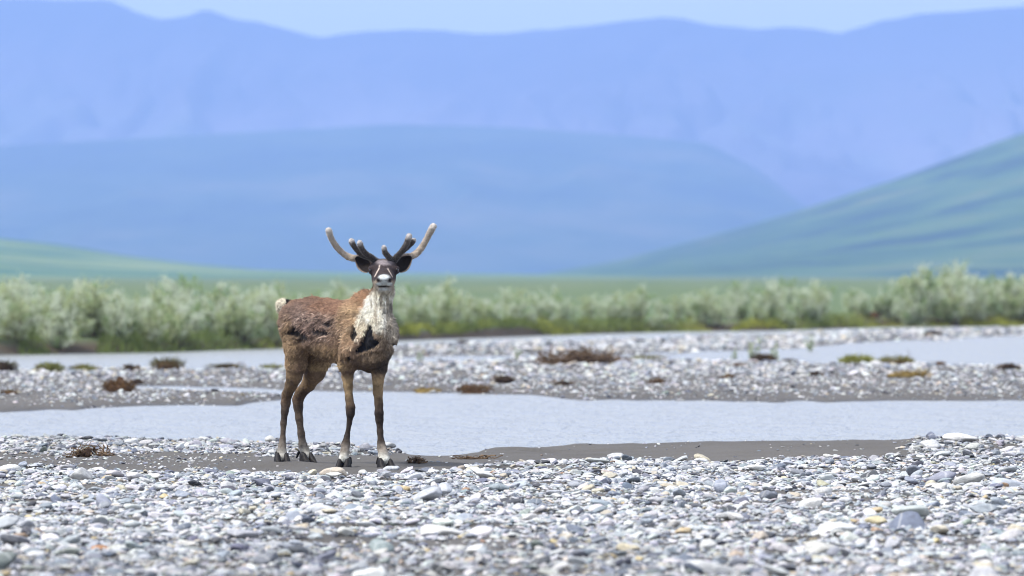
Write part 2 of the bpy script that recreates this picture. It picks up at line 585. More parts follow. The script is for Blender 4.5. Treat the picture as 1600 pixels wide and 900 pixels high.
#__PART2__
# ------------------------------------------------------------------ implicit-surface modelling
class Field:
    def __init__(self, lo, hi, vox):
        self.lo, self.vox = np.array(lo, float), vox
        self.n = [int(math.ceil((b - a) / vox)) + 1 for a, b in zip(lo, hi)]
        self.F = np.full(self.n, 0.5, np.float32)

    def _blk(self, lo, hi):
        i0 = [max(0, int((a - l) / self.vox)) for a, l in zip(lo, self.lo)]
        i1 = [min(n, int((b - l) / self.vox) + 2) for b, l, n in zip(hi, self.lo, self.n)]
        sl = tuple(slice(a, max(a, b)) for a, b in zip(i0, i1))
        ax = [self.lo[k] + self.vox * np.arange(sl[k].start, sl[k].stop) for k in range(3)]
        return sl, np.meshgrid(*ax, indexing='ij')

    def _put(self, sl, d, k, sub=False):
        a = self.F[sl]
        if sub:
            self.F[sl] = np.maximum(a, -d)
            return
        h = np.clip(0.5 + 0.5 * (a - d) / k, 0, 1)
        self.F[sl] = a * (1 - h) + d * h - k * h * (1 - h)

    def cone(self, a, b, ra, rb, k=0.03):
        a, b = np.array(a, float), np.array(b, float)
        m = max(ra, rb) + k + 3 * self.vox
        sl, (X, Y, Z) = self._blk(np.minimum(a, b) - m, np.maximum(a, b) + m)
        ab = b - a
        L = max(ab @ ab, 1e-9)
        t = np.clip(((X - a[0]) * ab[0] + (Y - a[1]) * ab[1] + (Z - a[2]) * ab[2]) / L, 0, 1)
        d = np.sqrt((X - a[0] - t * ab[0]) ** 2 + (Y - a[1] - t * ab[1]) ** 2 + (Z - a[2] - t * ab[2]) ** 2) - (ra + (rb - ra) * t)
        self._put(sl, d, k)

    def chain(self, pts, k=0.02):
        for (a, ra), (b, rb) in zip(pts[:-1], pts[1:]):
            self.cone(a, b, ra, rb, k)

    def ell(self, c, r, k=0.03, R=None, sub=False):
        c, r = np.array(c, float), np.array(r, float)
        m = max(r) + k + 3 * self.vox
        sl, (X, Y, Z) = self._blk(c - m, c + m)
        P = np.stack([X - c[0], Y - c[1], Z - c[2]], -1)
        if R is not None:
            P = P @ np.array(R)
        k0 = np.sqrt(((P / r) ** 2).sum(-1)) + 1e-9
        k1 = np.sqrt(((P / r ** 2) ** 2).sum(-1)) + 1e-9
        self._put(sl, k0 * (k0 - 1) / k1, k, sub)

    def fn(self, f, lo, hi, k):
        sl, (X, Y, Z) = self._blk(lo, hi)
        self._put(sl, f(X, Y, Z), k)

    def clip_below(self, z):
        zz = self.lo[2] + self.vox * np.arange(self.n[2])
        self.F = np.maximum(self.F, (z - zz)[None, None, :].astype(np.float32))

    def mesh(self, relax=2):
        F = self.F
        s = F < 0
        off = [(i, j, k) for i in (0, 1) for j in (0, 1) for k in (0, 1)]
        nx, ny, nz = F.shape
        cnt = sum(s[i:nx - 1 + i, j:ny - 1 + j, k:nz - 1 + k].astype(np.int8) for i, j, k in off)
        act = (cnt > 0) & (cnt < 8)
        ijk = np.argwhere(act)
        idx = np.full(act.shape, -1, np.int64)
        idx[act] = np.arange(len(ijk))
        acc = np.zeros((len(ijk), 3))
        c = np.zeros(len(ijk))
        for o in off:
            for ax in range(3):
                if o[ax]:
                    continue
                o2 = list(o)
                o2[ax] = 1
                f0 = F[ijk[:, 0] + o[0], ijk[:, 1] + o[1], ijk[:, 2] + o[2]]
                f1 = F[ijk[:, 0] + o2[0], ijk[:, 1] + o2[1], ijk[:, 2] + o2[2]]
                x = (f0 < 0) != (f1 < 0)
                t = np.where(x, f0 / np.where(x, f0 - f1, 1), 0)
                p = np.array(o)[None, :] + t[:, None] * (np.array(o2) - np.array(o))[None, :]
                acc[x] += p[x]
                c[x] += 1
        V = self.lo + self.vox * (ijk + acc / c[:, None])
        faces = []
        for ax in range(3):
            b, d = [(1, 2), (2, 0), (0, 1)][ax]
            s0 = np.take(s, np.arange(s.shape[ax] - 1), axis=ax)
            s1 = np.take(s, np.arange(1, s.shape[ax]), axis=ax)
            e = np.argwhere(s0 != s1)
            e = e[(e[:, b] > 0) & (e[:, d] > 0) & (e[:, b] < s.shape[b] - 1) & (e[:, d] < s.shape[d] - 1)]
            q = []
            for db, dd in ((-1, -1), (0, -1), (0, 0), (-1, 0)):
                w = e.copy()
                w[:, b] += db
                w[:, d] += dd
                q.append(idx[w[:, 0], w[:, 1], w[:, 2]])
            q = np.stack(q, 1)
            fl = ~s[e[:, 0], e[:, 1], e[:, 2]]
            q[fl] = q[fl][:, ::-1]
            faces.append(q)
        Fc = np.concatenate(faces)
        Fc = Fc[(Fc >= 0).all(1)]
        for _ in range(relax):
            S = np.zeros_like(V)
            n = np.zeros(len(V))
            for k in range(4):
                a, b = Fc[:, k], Fc[:, (k + 1) % 4]
                np.add.at(S, a, V[b]); np.add.at(S, b, V[a])
                np.add.at(n, a, 1); np.add.at(n, b, 1)
            V = V * 0.5 + 0.5 * S / np.maximum(n, 1)[:, None]
        return V, Fc


def normals(V, F):
    N = np.zeros_like(V)
    fn = np.cross(V[F[:, 2]] - V[F[:, 0]], V[F[:, 3]] - V[F[:, 1]])
    for k in range(4):
        np.add.at(N, F[:, k], fn)
    return N / np.maximum(np.linalg.norm(N, axis=1), 1e-9)[:, None]


# ------------------------------------------------------------------ the caribou
AX0 = (568 - 800) / FPX * DIST          # animal origin: ground below the withers
YAW = math.radians(57)
CA, SA = math.cos(YAW), math.sin(YAW)


def body(s, r, z):                       # along the spine, to its right, up
    return np.array((CA * s - SA * r, -SA * s - CA * r, z))


def pix(u, v, Y):                        # a point of the animal at depth Y
    d = DIST + Y
    return np.array(((u - 800) / FPX * d - AX0, Y, HCAM - (v - VH) / FPX * d))


def to_px(P):
    d = DIST + P[:, 1]
    return 800 + (P[:, 0] + AX0) * FPX / d, VH + (HCAM - P[:, 2]) * FPX / d


caribou = tag(link(bpy.data.objects.new('caribou', None)),
              'shaggy brown caribou with velvet antlers and pale neck standing on the sand', 'caribou')
caribou.location = (AX0, DIST, 0)

f = Field((-0.80, -0.75, -0.02), (0.50, 1.15, 1.52), 0.0085)
SP = np.array([-1.00, -0.965, -0.90, -0.82, -0.70, -0.5, -0.33, -0.2, -0.1, 0.0, 0.08, 0.16, 0.24, 0.30, 0.34])
TOP = np.array([0.95, 1.02, 1.080, 1.118, 1.143, 1.133, 1.118, 1.118, 1.138, 1.172, 1.165, 1.11, 1.06, 1.00, 0.93])
BOT = np.array([0.92, 0.88, 0.85, 0.82, 0.785, 0.735, 0.70, 0.68, 0.665, 0.66, 0.665, 0.69, 0.74, 0.80, 0.88])
WID = np.array([0.02, 0.055, 0.10, 0.128, 0.148, 0.175, 0.185, 0.18, 0.163, 0.142, 0.135, 0.128, 0.115, 0.085, 0.03])


def trunk(X, Y, Z):
    s = CA * X - SA * Y
    r = -SA * X - CA * Y
    w, t, b = np.interp(s, SP, WID), np.interp(s, SP, TOP), np.interp(s, SP, BOT)
    c, hh = (t + b) / 2, (t - b) / 2
    # ribcage widest below the middle, narrow ridge along the back
    up = (Z - c) / hh
    wz = w * (1.0 - 0.16 * np.clip(up, 0, 1) ** 2)
    q = ((np.abs(r) / wz) ** 2.2 + np.abs(up) ** 2.2) ** (1 / 2.2)
    d = (q - 1) * np.minimum(w, hh)
    return np.where((s < -1.0) | (s > 0.34), 0.1, d)


f.fn(trunk, (-0.8, -0.6, 0.5), (0.5, 1.15, 1.3), 0.03)
# haunches, thighs
for sd, hs in ((1, 0.0), (-1, 0.0)):
    f.ell(body(-0.80, 0.07 * sd, 0.96), (0.085, 0.11, 0.15), 0.05)
# shoulders
for sd, ro in ((1, 0.115), (-1, 0.088)):
    f.cone(body(-0.03, (ro - 0.01) * sd, 1.02), body(0.05, ro * sd, 0.80), 0.072, 0.080, 0.05)
    f.cone(body(0.05, ro * sd, 0.80), body(-0.03, ro * sd, 0.69), 0.080, 0.058, 0.05)
# neck and mane
f.ell(body(0.01, 0, 1.10), (0.075, 0.085, 0.09), 0.03)
f.cone(body(0.14, 0, 0.98), body(0.245, 0, 1.24), 0.096, 0.052, 0.04)
f.cone(body(0.20, 0, 0.86), body(0.272, 0, 1.18), 0.088, 0.047, 0.045)
f.cone(body(0.16, 0.0, 0.78), body(0.24, 0, 0.92), 0.082, 0.088, 0.05)
f.cone(body(0.27, 0.0, 1.18), pix(600, 428, -0.25), 0.060, 0.064, 0.03)
# head, turned to the camera
f.ell(pix(599.5, 419, -0.26), (0.090, 0.10, 0.064), 0.03)
f.ell(pix(599.5, 421.5, -0.335), (0.094, 0.080, 0.050), 0.03)
f.ell(pix(599.5, 436, -0.32), (0.080, 0.10, 0.074), 0.03)
f.ell(pix(599.8, 436, -0.41), (0.068, 0.10, 0.066), 0.03)
f.cone(pix(599.8, 434, -0.40), pix(600.2, 439.5, -0.535), 0.060, 0.050, 0.03)
f.cone(pix(599.8, 446, -0.36), pix(600, 450, -0.52), 0.058, 0.036, 0.025)
f.ell(pix(600.4, 435.2, -0.58), (0.047, 0.03, 0.029), 0.015)
f.ell(pix(590.8, 441, -0.570), (0.026, 0.03, 0.026), 0.012)
f.ell(pix(609.8, 441, -0.570), (0.026, 0.03, 0.026), 0.012)
f.ell(pix(600, 453.2, -0.540), (0.040, 0.034, 0.020), 0.012)
for uu in (580, 619.5):
    f.ell(pix(uu, 419.5, -0.355), (0.022, 0.034, 0.018), 0.015)      # brow over the eye
    f.ell(pix(uu, 425.5, -0.355), (0.020, 0.030, 0.012), 0.012)
for uu in (587, 612.5):
    f.ell(pix(uu, 410, -0.24), (0.026, 0.03, 0.03), 0.02)            # pedicles
    f.ell(pix(uu + (4.0 if uu < 600 else -3.2), 438.5, -0.608), (0.0095, 0.020, 0.012), sub=True)
f.ell(pix(600, 447.9, -0.61), (0.040, 0.055, 0.0048), sub=True)
# front legs
f.chain([(pix(549, 545, 0.0), 0.075), (pix(543, 575, 0.01), 0.047), (pix(543, 590, 0.0), 0.037), (pix(543.8, 603, -0.01), 0.031), (pix(545.5, 622, -0.02), 0.0255),
         (pix(547.8, 637, -0.03), 0.0305), (pix(547.5, 646, -0.03), 0.028), (pix(545.8, 661, -0.02), 0.0165), (pix(542.3, 682, -0.02), 0.0185),
         (pix(540.2, 694, -0.03), 0.029), (pix(538.5, 706, -0.05), 0.028), (pix(537, 716, -0.07), 0.034)], 0.016)
f.chain([(pix(594, 550, -0.02), 0.072), (pix(592, 575, 0.0), 0.054), (pix(591, 585, -0.01), 0.043), (pix(590.5, 612, -0.03), 0.0325), (pix(592, 632, -0.04), 0.0275),
         (pix(592.2, 646, -0.06), 0.0295), (pix(592.8, 656, -0.06), 0.026), (pix(593.8, 674, -0.06), 0.0205), (pix(595.3, 692, -0.06), 0.023),
         (pix(596.5, 700, -0.07), 0.030), (pix(599, 710, -0.09), 0.034), (pix(601, 719, -0.11), 0.038)], 0.016)
# hind legs
f.chain([(pix(462, 500, 0.56), 0.115), (pix(464, 545, 0.53), 0.085), (pix(463, 570, 0.55), 0.068), (pix(459.5, 588, 0.58), 0.053), (pix(455, 602, 0.62), 0.040),
         (pix(448.5, 617, 0.68), 0.034), (pix(446.5, 630, 0.70), 0.031), (pix(445, 643, 0.69), 0.0245), (pix(443, 661, 0.68), 0.0205), (pix(441.8, 686, 0.67), 0.0185),
         (pix(440.8, 698, 0.66), 0.026), (pix(440.5, 708, 0.64), 0.031), (pix(441, 714, 0.62), 0.034)], 0.018)
f.chain([(pix(505, 520, 0.68), 0.11), (pix(499, 560, 0.64), 0.082), (pix(492, 581, 0.68), 0.072), (pix(482, 601, 0.74), 0.046), (pix(470, 614, 0.82), 0.039),
         (pix(465.5, 624, 0.85), 0.037), (pix(465.8, 636, 0.85), 0.032), (pix(467.5, 655, 0.83), 0.0245), (pix(470.5, 678, 0.81), 0.0235),
         (pix(473, 695, 0.79), 0.028), (pix(476, 705, 0.77), 0.032), (pix(479, 713, 0.75), 0.035)], 0.018)
bV, bF = f.mesh(relax=2)
bN = normals(bV, bF)
bu, bv = to_px(bV)

# coat colours --------------------------------------------------------------
P3 = bV
n1 = fbm(P3[:, 0] * 9, P3[:, 1] * 9, P3[:, 2] * 9, seed=80, oct=4)
n2 = fbm(P3[:, 0] * 28, P3[:, 1] * 28, P3[:, 2] * 28, seed=84, oct=4)
n3 = fbm(P3[:, 0] * 70, P3[:, 1] * 70, P3[:, 2] * 40, seed=88, oct=3)
col = np.tile(np.array((0.135, 0.083, 0.057)), (len(bV), 1))
bump = 0.010 * n2 + 0.006 * n3 + 0.012 * n1 * 0.4


def paint(m, c):
    global col
    m = np.clip(m, 0, 1)[:, None]
    col = col * (1 - m) + np.array(c) * m


def spot(u0, v0, ru, rv, c, soft=0.35, amp=0.25, op=1.0, rot=0.0):
    a = math.radians(rot)
    du, dv = bu - u0, bv - v0
    x, y = du * math.cos(a) + dv * math.sin(a), -du * math.sin(a) + dv * math.cos(a)
    q = np.sqrt((x / ru) ** 2 + (y / rv) ** 2) + amp * (0.5 * n1 + 0.6 * n2)
    m = (1 - smooth(1 - soft, 1 + soft, q)) * op
    paint(m, c)
    return m


def pspot(poly, c, amp=2.5, w=1.2, op=1.0):
    uu, vv = bu + amp * n2 * 1.5 + amp * n3, bv + amp * n1 + amp * n3
    best = np.full(len(bu), 1e9)
    for (x1, y1), (x2, y2) in zip(poly, poly[1:] + poly[:1]):
        dx, dy = x2 - x1, y2 - y1
        t = np.clip(((uu - x1) * dx + (vv - y1) * dy) / max(dx * dx + dy * dy, 1e-9), 0, 1)
        best = np.minimum(best, np.hypot(uu - x1 - t * dx, vv - y1 - t * dy))
    sd = np.where(in_poly(uu, vv, poly), best, -best)
    m = smooth(-w, w, sd) * op
    paint(m, c)
    return m


Zb = bV[:, 2]
sB = CA * bV[:, 0] - SA * bV[:, 1]
headm = smooth(1.17, 1.21, Zb) * smooth(-0.20, -0.24, bV[:, 1])
spot(510, 468, 78, 14, (0.160, 0.085, 0.054), 0.5)
spot(478, 500, 40, 30, (0.115, 0.074, 0.060), 0.4)
spot(450, 545, 16, 46, (0.20, 0.128, 0.075), 0.4)
spot(520, 480, 40, 12, (0.150, 0.080, 0.052), 0.5)
spot(505, 556, 36, 18, (0.19, 0.120, 0.068), 0.4)
spot(510, 574, 34, 7, (0.33, 0.22, 0.12), 0.5)
spot(565, 468, 20, 16, (0.23, 0.125, 0.074), 0.5)
spot(550, 503, 21, 30, (0.32, 0.205, 0.12), 0.4)
spot(540, 525, 12, 40, (0.25, 0.155, 0.095), 0.4, op=0.8)
m_ch = spot(588, 560, 34, 22, (0.105, 0.070, 0.048), 0.4)
spot(602, 567, 16, 20, (0.055, 0.038, 0.028), 0.4)
m_nk = pspot([(583, 455), (572, 470), (563, 490), (552, 512), (556, 535), (575, 520), (583, 516), (592, 522), (604, 522), (612, 514), (616, 490), (620, 450), (600, 440)],
             (0.60, 0.545, 0.46), amp=2.5, w=3)
spot(567, 515, 12, 14, (0.50, 0.40, 0.29), 0.5, op=0.8)
spot(606, 508, 8, 28, (0.30, 0.285, 0.28), 0.5, op=0.85)
spot(603, 532, 20, 9, (0.24, 0.175, 0.125), 0.6, 0.6, op=0.9)
spot(584, 505, 6, 20, (0.42, 0.35, 0.27), 0.6, 0.8, op=0.7, rot=20)
spot(613, 520, 6, 20, (0.45, 0.38, 0.30), 0.5, op=0.7)
spot(610, 482, 2.6, 13, (0.03, 0.028, 0.03), 0.5, op=0.9)
spot(600, 484, 2.4, 9, (0.06, 0.05, 0.05), 0.6, op=0.7)
spot(595, 500, 2.2, 12, (0.12, 0.10, 0.08), 0.6, op=0.6, rot=10)
spot(580, 560, 22, 7, (0.22, 0.15, 0.10), 0.5, op=0.7, rot=-14)
# right side of the ruff is greyer and streaked
spot(613, 512, 11, 36, (0.27, 0.225, 0.185), 0.6, 0.5, op=0.85)
spot(598, 536, 22, 12, (0.15, 0.105, 0.075), 0.6, 0.6, op=0.8)
stk = vnoise(P3[:, 0] * 85, P3[:, 1] * 20, P3[:, 2] * 9, 51)
paint(m_nk * smooth(0.15, 0.6, stk) * 0.75, (0.20, 0.16, 0.125))
paint(m_nk * smooth(505, 535, bv) * smooth(-0.2, 0.5, n2 + 0.4) * 0.75, (0.19, 0.135, 0.095))
# lifted flakes of old winter hair on the flank
fl1 = fbm(P3[:, 0] * 20, P3[:, 1] * 20, P3[:, 2] * 30, seed=131, oct=4)
flank = np.exp(-(((bu - 487) / 46) ** 2 + ((bv - 512) / 24) ** 2) ** 2)
paint(flank * smooth(0.02, 0.10, fl1) * (1 - smooth(0.16, 0.22, fl1)) * 0.85, (0.27, 0.19, 0.155))
paint(flank * smooth(0.24, 0.34, fl1) * 0.9, (0.035, 0.025, 0.022))
sh2 = np.exp(-(((bu - 552) / 22) ** 2 + ((bv - 515) / 34) ** 2) ** 2)
paint(sh2 * smooth(0.16, 0.32, fl1) * 0.6, (0.08, 0.055, 0.042))
paint(sh2 * smooth(-0.1, -0.3, fl1) * 0.5, (0.42, 0.31, 0.21))
# crease behind the shoulder
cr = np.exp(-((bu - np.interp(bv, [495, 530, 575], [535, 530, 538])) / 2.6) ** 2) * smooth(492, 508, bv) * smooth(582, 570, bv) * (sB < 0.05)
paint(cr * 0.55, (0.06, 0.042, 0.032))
# bare black gaps where the winter coat has come away
holes = []
holes.append(pspot([(577.5, 504), (569, 518), (566, 531), (554, 549), (558, 554), (572, 549), (586, 545), (593, 535), (583, 527), (581, 513)], (0.006, 0.006, 0.008), 1.2, 0.8))
holes.append(spot(552.5, 523, 4.6, 11, (0.015, 0.012, 0.011), 0.35, 0.9))
holes.append(spot(544, 561, 4, 5.5, (0.015, 0.012, 0.010), 0.5, 0.6))
holes.append(spot(616.5, 541, 2.5, 6, (0.02, 0.016, 0.014), 0.5, 0.5))
holes.append(spot(461, 516, 11, 9, (0.014, 0.010, 0.010), 0.35, 1.2))
holes.append(spot(472, 527, 9, 7, (0.016, 0.012, 0.011), 0.35, 1.2))
holes.append(spot(502, 519.5, 13, 6.5, (0.022, 0.016, 0.015), 0.35, 1.1))
holes.append(spot(511, 507.5, 10, 5.5, (0.022, 0.016, 0.016), 0.35, 1.1, rot=15))
holes.append(spot(478, 500, 4, 6, (0.035, 0.024, 0.022), 0.5, 0.9))
# legs
fr = sB > -0.45
lz = smooth(0.66, 0.58, Zb)
leg_c = np.where(fr[:, None],
                 np.stack([np.interp(Zb, [0.06, 0.115, 0.18, 0.38, 0.44, 0.5, 0.6, 0.7], q) for q in
                           ((0.48, 0.20, 0.040, 0.026, 0.09, 0.22, 0.25, 0.20), (0.45, 0.165, 0.029, 0.018, 0.058, 0.145, 0.165, 0.13), (0.41, 0.14, 0.023, 0.015, 0.036, 0.08, 0.09, 0.075))], 1),
                 np.stack([np.interp(Zb, [0.065, 0.125, 0.20, 0.40, 0.46, 0.52, 0.6, 0.7], q) for q in
                           ((0.36, 0.14, 0.065, 0.055, 0.085, 0.12, 0.15, 0.17), (0.33, 0.115, 0.047, 0.037, 0.052, 0.075, 0.095, 0.11), (0.30, 0.10, 0.036, 0.027, 0.032, 0.043, 0.055, 0.065))], 1))
leg_c = leg_c * (1 + 0.35 * n1 + 0.25 * n2)[:, None]
col = col * (1 - lz[:, None]) + leg_c * lz[:, None]
# head
hb = headm * smooth(460, 456, bv)
paint(hb, (0.030, 0.021, 0.022))
hcol = lambda m, c: paint(m * hb, c)
g = lambda u0, v0, ru, rv, soft=0.35: 1 - smooth(1 - soft, 1 + soft, np.hypot((bu - u0) / ru, (bv - v0) / rv) + 0.15 * n2)
hcol(g(601, 410, 12, 4.5, 0.5) * 0.8, (0.22, 0.18, 0.19))
hcol(smooth(436, 443, bv + 3 * n2) * (1 - g(600, 437, 11, 12)), (0.22, 0.17, 0.13))
hcol(g(600.5, 450, 17.5, 9.5, 0.45), (0.24, 0.195, 0.155))


def streak(pts, w, c, op=1.0):
    best = np.full(len(bu), 1e9)
    for (x1, y1), (x2, y2) in zip(pts[:-1], pts[1:]):
        dx, dy = x2 - x1, y2 - y1
        t = np.clip(((bu - x1) * dx + (bv - y1) * dy) / (dx * dx + dy * dy), 0, 1)
        best = np.minimum(best, np.hypot(bu - x1 - t * dx, bv - y1 - t * dy))
    hcol((1 - smooth(w * 0.5, w * 1.3, best + 0.6 * n3)) * op, c)


streak([(593, 415), (592, 420), (588.5, 426), (585.5, 432)], 0.9, (0.46, 0.36, 0.31), 0.85)
streak([(605.5, 419.5), (609.5, 426), (613.5, 433)], 0.8, (0.46, 0.36, 0.31), 0.85)
streak([(573, 429), (577, 436)], 1.2, (0.30, 0.24, 0.2), 0.6)
hcol(g(600.4, 433.6, 8.4, 4.4, 0.4), (0.56, 0.56, 0.565))
hcol(g(600.4, 441.5, 5, 4, 0.5), (0.36, 0.37, 0.38))
hcol(g(592.5, 444, 4.5, 2.6, 0.5), (0.44, 0.45, 0.45))
hcol(g(608.5, 444, 4.5, 2.6, 0.5), (0.44, 0.45, 0.45))
hcol(g(600, 452.6, 8.5, 2.8, 0.5), (0.30, 0.31, 0.315))
hcol(g(591.0, 438.3, 2.6, 3.6, 0.5), (0.008, 0.007, 0.008))
hcol(g(609.3, 438.3, 2.6, 3.6, 0.5), (0.008, 0.007, 0.008))
hcol(g(600, 447.9, 10, 1.5, 0.5), (0.012, 0.010, 0.010))
paint(smooth(1.14, 1.17, Zb) * g(600, 461, 15, 6, 0.5) * 0.7, (0.30, 0.25, 0.19))

strk = vnoise(sB * 16 + 3 * n1, bV[:, 2] * 95 + 4 * n2, bV[:, 0] * 5, 53)
col = np.clip(col * np.array((1.13, 1.20, 1.20)) * (1 + 0.20 * n3 + 0.25 * n2 + 0.28 * n1 + 0.28 * strk * (1 - headm))[:, None], 0.003, 0.8)
hole = np.clip(sum(holes), 0, 1)
clump = smooth(0.0, 0.35, fbm(P3[:, 0] * 16, P3[:, 1] * 16, P3[:, 2] * 26, seed=95, oct=3)) * np.exp(-(((bu - 482) / 34) ** 2 + ((bv - 515) / 22) ** 2) ** 2)
disp = bump * smooth(0.55, 0.72, Zb) * (1 - headm) + 0.016 * clump - 0.020 * hole - 0.014 * cr + 0.010 * flank * smooth(0.0, 0.14, fl1) - 0.016 * flank * smooth(0.22, 0.30, fl1)
disp = disp + 0.0025 * n2 * (1 - smooth(0.55, 0.72, Zb))
V2 = bV + bN * disp[:, None]
MAT_COAT = mat_vcol('caribou_coat', 0.85, 0.15, bump=(90, 0.6, 0.006), var=(55, 0.3), sheen=0.04)
o_body = link(bpy.data.objects.new('body', mesh_np('body', V2, bF, MAT_COAT, True, col)), caribou)

# hair tufts -----------------------------------------------------------------
N2 = normals(V2, bF)
fa = np.linalg.norm(np.cross(V2[bF[:, 2]] - V2[bF[:, 0]], V2[bF[:, 3]] - V2[bF[:, 1]]), axis=1)
fz = V2[bF].mean(1)
wgt = fa * np.where(fz[:, 2] < 0.05, 0.0, 1.0) * np.where((fz[:, 1] < -0.42) & (fz[:, 2] > 1.1), 0.25, 1.0)
NT = 85000
pick = rng.choice(len(bF), NT, p=wgt / wgt.sum())
pick = pick[hole[bF[pick, 0]] < 0.45]
NT = len(pick)
bw = rng.dirichlet((1, 1, 1, 1), NT)
root = (V2[bF[pick]] * bw[..., None]).sum(1)
nrm = (N2[bF[pick]] * bw[..., None]).sum(1)
nrm /= np.linalg.norm(nrm, axis=1)[:, None]
tcol = col[bF[pick, 0]]
hl = hole[bF[pick, 0]]
rz = root[:, 2]
hd = headm[bF[pick, 0]]
back = body(-1, 0, 0)
legish = smooth(0.70, 0.58, rz)
neckish = smooth(0.05, 0.2, CA * root[:, 0] - SA * root[:, 1]) * (1 - legish)
flow = (back[None, :] * (1 - legish - neckish)[:, None] * 0.9 + np.array((0, 0, -1.0))[None, :] * (0.55 + 0.6 * legish + 0.6 * neckish)[:, None])
flow = np.where(hd[:, None] > 0.5, np.array((0, 0.6, 0.1))[None, :], flow)
flow = flow + 0.30 * rng.normal(size=(NT, 3)) + 0.25 * np.stack([vnoise(root[:, 0] * 11, root[:, 1] * 11, root[:, 2] * 11, 70 + k) for k in range(3)], 1)
flow -= (flow * nrm).sum(1)[:, None] * nrm
flow /= np.maximum(np.linalg.norm(flow, axis=1), 1e-6)[:, None]
ln = 0.0185 * (1 - 0.62 * legish) * (1 - 0.72 * hd) * (1 - 0.05 * neckish * (1 - hd)) * rng.uniform(0.6, 1.35, NT)
ln = np.where(rz < 0.45, ln * 0.6, ln) * (1 - 0.6 * np.clip(hl, 0, 1))
wd = np.where(hd > 0.5, 0.0013, 0.0023) * rng.uniform(0.6, 1.3, NT) * (1 - 0.4 * legish)
lift = rng.uniform(0.06, 0.34, NT)
side = np.cross(flow, nrm)
p0 = root - nrm * 0.003
p1 = root + flow * (ln * 0.55)[:, None] + nrm * (ln * lift * 0.6)[:, None]
p2 = root + flow * ln[:, None] + nrm * (ln * lift * 0.8)[:, None]
tv = np.stack([p0 - side * wd[:, None], p0 + side * wd[:, None], p1 + side * (wd * 0.75)[:, None], p1 - side * (wd * 0.75)[:, None], p2], 1).reshape(-1, 3)
b5 = np.arange(NT)[:, None] * 5
tf = np.concatenate([b5 + np.array([0, 1, 2])[None], b5 + np.array([0, 2, 3])[None], b5 + np.array([3, 2, 4])[None]])
vary = np.clip(1 + 0.26 * rng.normal(size=NT), 0.45, 1.9)
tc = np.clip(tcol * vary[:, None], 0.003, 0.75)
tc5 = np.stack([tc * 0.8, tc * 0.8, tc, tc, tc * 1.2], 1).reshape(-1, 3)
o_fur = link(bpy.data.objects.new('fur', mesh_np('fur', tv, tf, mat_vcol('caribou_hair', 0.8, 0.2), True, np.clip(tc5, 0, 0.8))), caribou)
tag(o_fur, 'loose moulting hair lying back over the coat', kind='stuff')

# longer ragged locks of old winter hair
wl = fa * (fz[:, 2] > 0.66) * (headm[bF[:, 0]] < 0.2) * (hole[bF[:, 0]] < 0.3)
wl = wl * (0.22 + 1.9 * flank[bF[:, 0]] + 0.45 * np.clip(m_nk + m_ch, 0, 1)[bF[:, 0]] + 0.9 * sh2[bF[:, 0]])
NL = 5500
pk = rng.choice(len(bF), NL, p=wl / wl.sum())
rt = V2[bF[pk]].mean(1)
nm = N2[bF[pk, 0]]
nkk = np.clip(m_nk + m_ch, 0, 1)[bF[pk, 0]][:, None]
fw_ = back[None, :] * (0.8 - 0.7 * nkk) + np.array((0, 0, -1.0))[None, :] * (0.6 + 0.6 * nkk) + 0.35 * np.stack([vnoise(rt[:, 0] * 9, rt[:, 1] * 9, rt[:, 2] * 9, 170 + k) for k in range(3)], 1) + 0.2 * rng.normal(size=(NL, 3))
fw_ -= (fw_ * nm).sum(1)[:, None] * nm
fw_ /= np.maximum(np.linalg.norm(fw_, axis=1), 1e-6)[:, None]
ll = rng.uniform(0.020, 0.048, NL)[:, None] * (1 - 0.4 * nkk)
lw = rng.uniform(0.0022, 0.0050, NL)[:, None]
lf = rng.uniform(0.10, 0.40, NL)[:, None]
sd_ = np.cross(fw_, nm)
q0, q1, q2 = rt - nm * 0.002, rt + fw_ * ll * 0.5 + nm * ll * lf * 0.7, rt + fw_ * ll + nm * ll * lf * 0.75
lv = np.stack([q0 - sd_ * lw, q0 + sd_ * lw, q1 + sd_ * lw * 0.8, q1 - sd_ * lw * 0.8, q2], 1).reshape(-1, 3)
b5 = np.arange(NL)[:, None] * 5
lfc = np.concatenate([b5 + np.array([0, 1, 2])[None], b5 + np.array([0, 2, 3])[None], b5 + np.array([3, 2, 4])[None]])
lc = np.clip(col[bF[pk, 0]] * np.where(rng.random(NL) < 0.5, rng.uniform(1.05, 1.7, NL), rng.uniform(0.55, 0.95, NL))[:, None], 0.006, 0.72)
o_lock = link(bpy.data.objects.new('shed_locks', mesh_np('shed_locks', lv, lfc, MAT_COAT, True, np.repeat(lc, 5, axis=0))), caribou)
tag(o_lock, 'ragged locks of half shed winter hair', kind='stuff')

# eyes
MAT_EYE = mat_plain('eye', (0.006, 0.004, 0.004), 0.08, 0.6)
for uu in (579.3, 620.4):
    bm = bmesh.new()
    bmesh.ops.create_icosphere(bm, subdivisions=3, radius=0.0165)
    me = bpy.data.meshes.new('eye')
    bm.to_mesh(me)
    bm.free()
    me.polygons.foreach_set('use_smooth', [True] * len(me.polygons))
    me.materials.append(MAT_EYE)
    o = link(bpy.data.objects.new('eye', me), caribou)
    o.location = pix(uu, 422.3, -0.372)
    o.scale = (0.7, 1, 1)

# ears: cupped leaves, open to the front
MAT_EAR = mat_vcol('ear_hair', 0.85, 0.15, bump=(120, 0.5, 0.003), var=(60, 0.3))


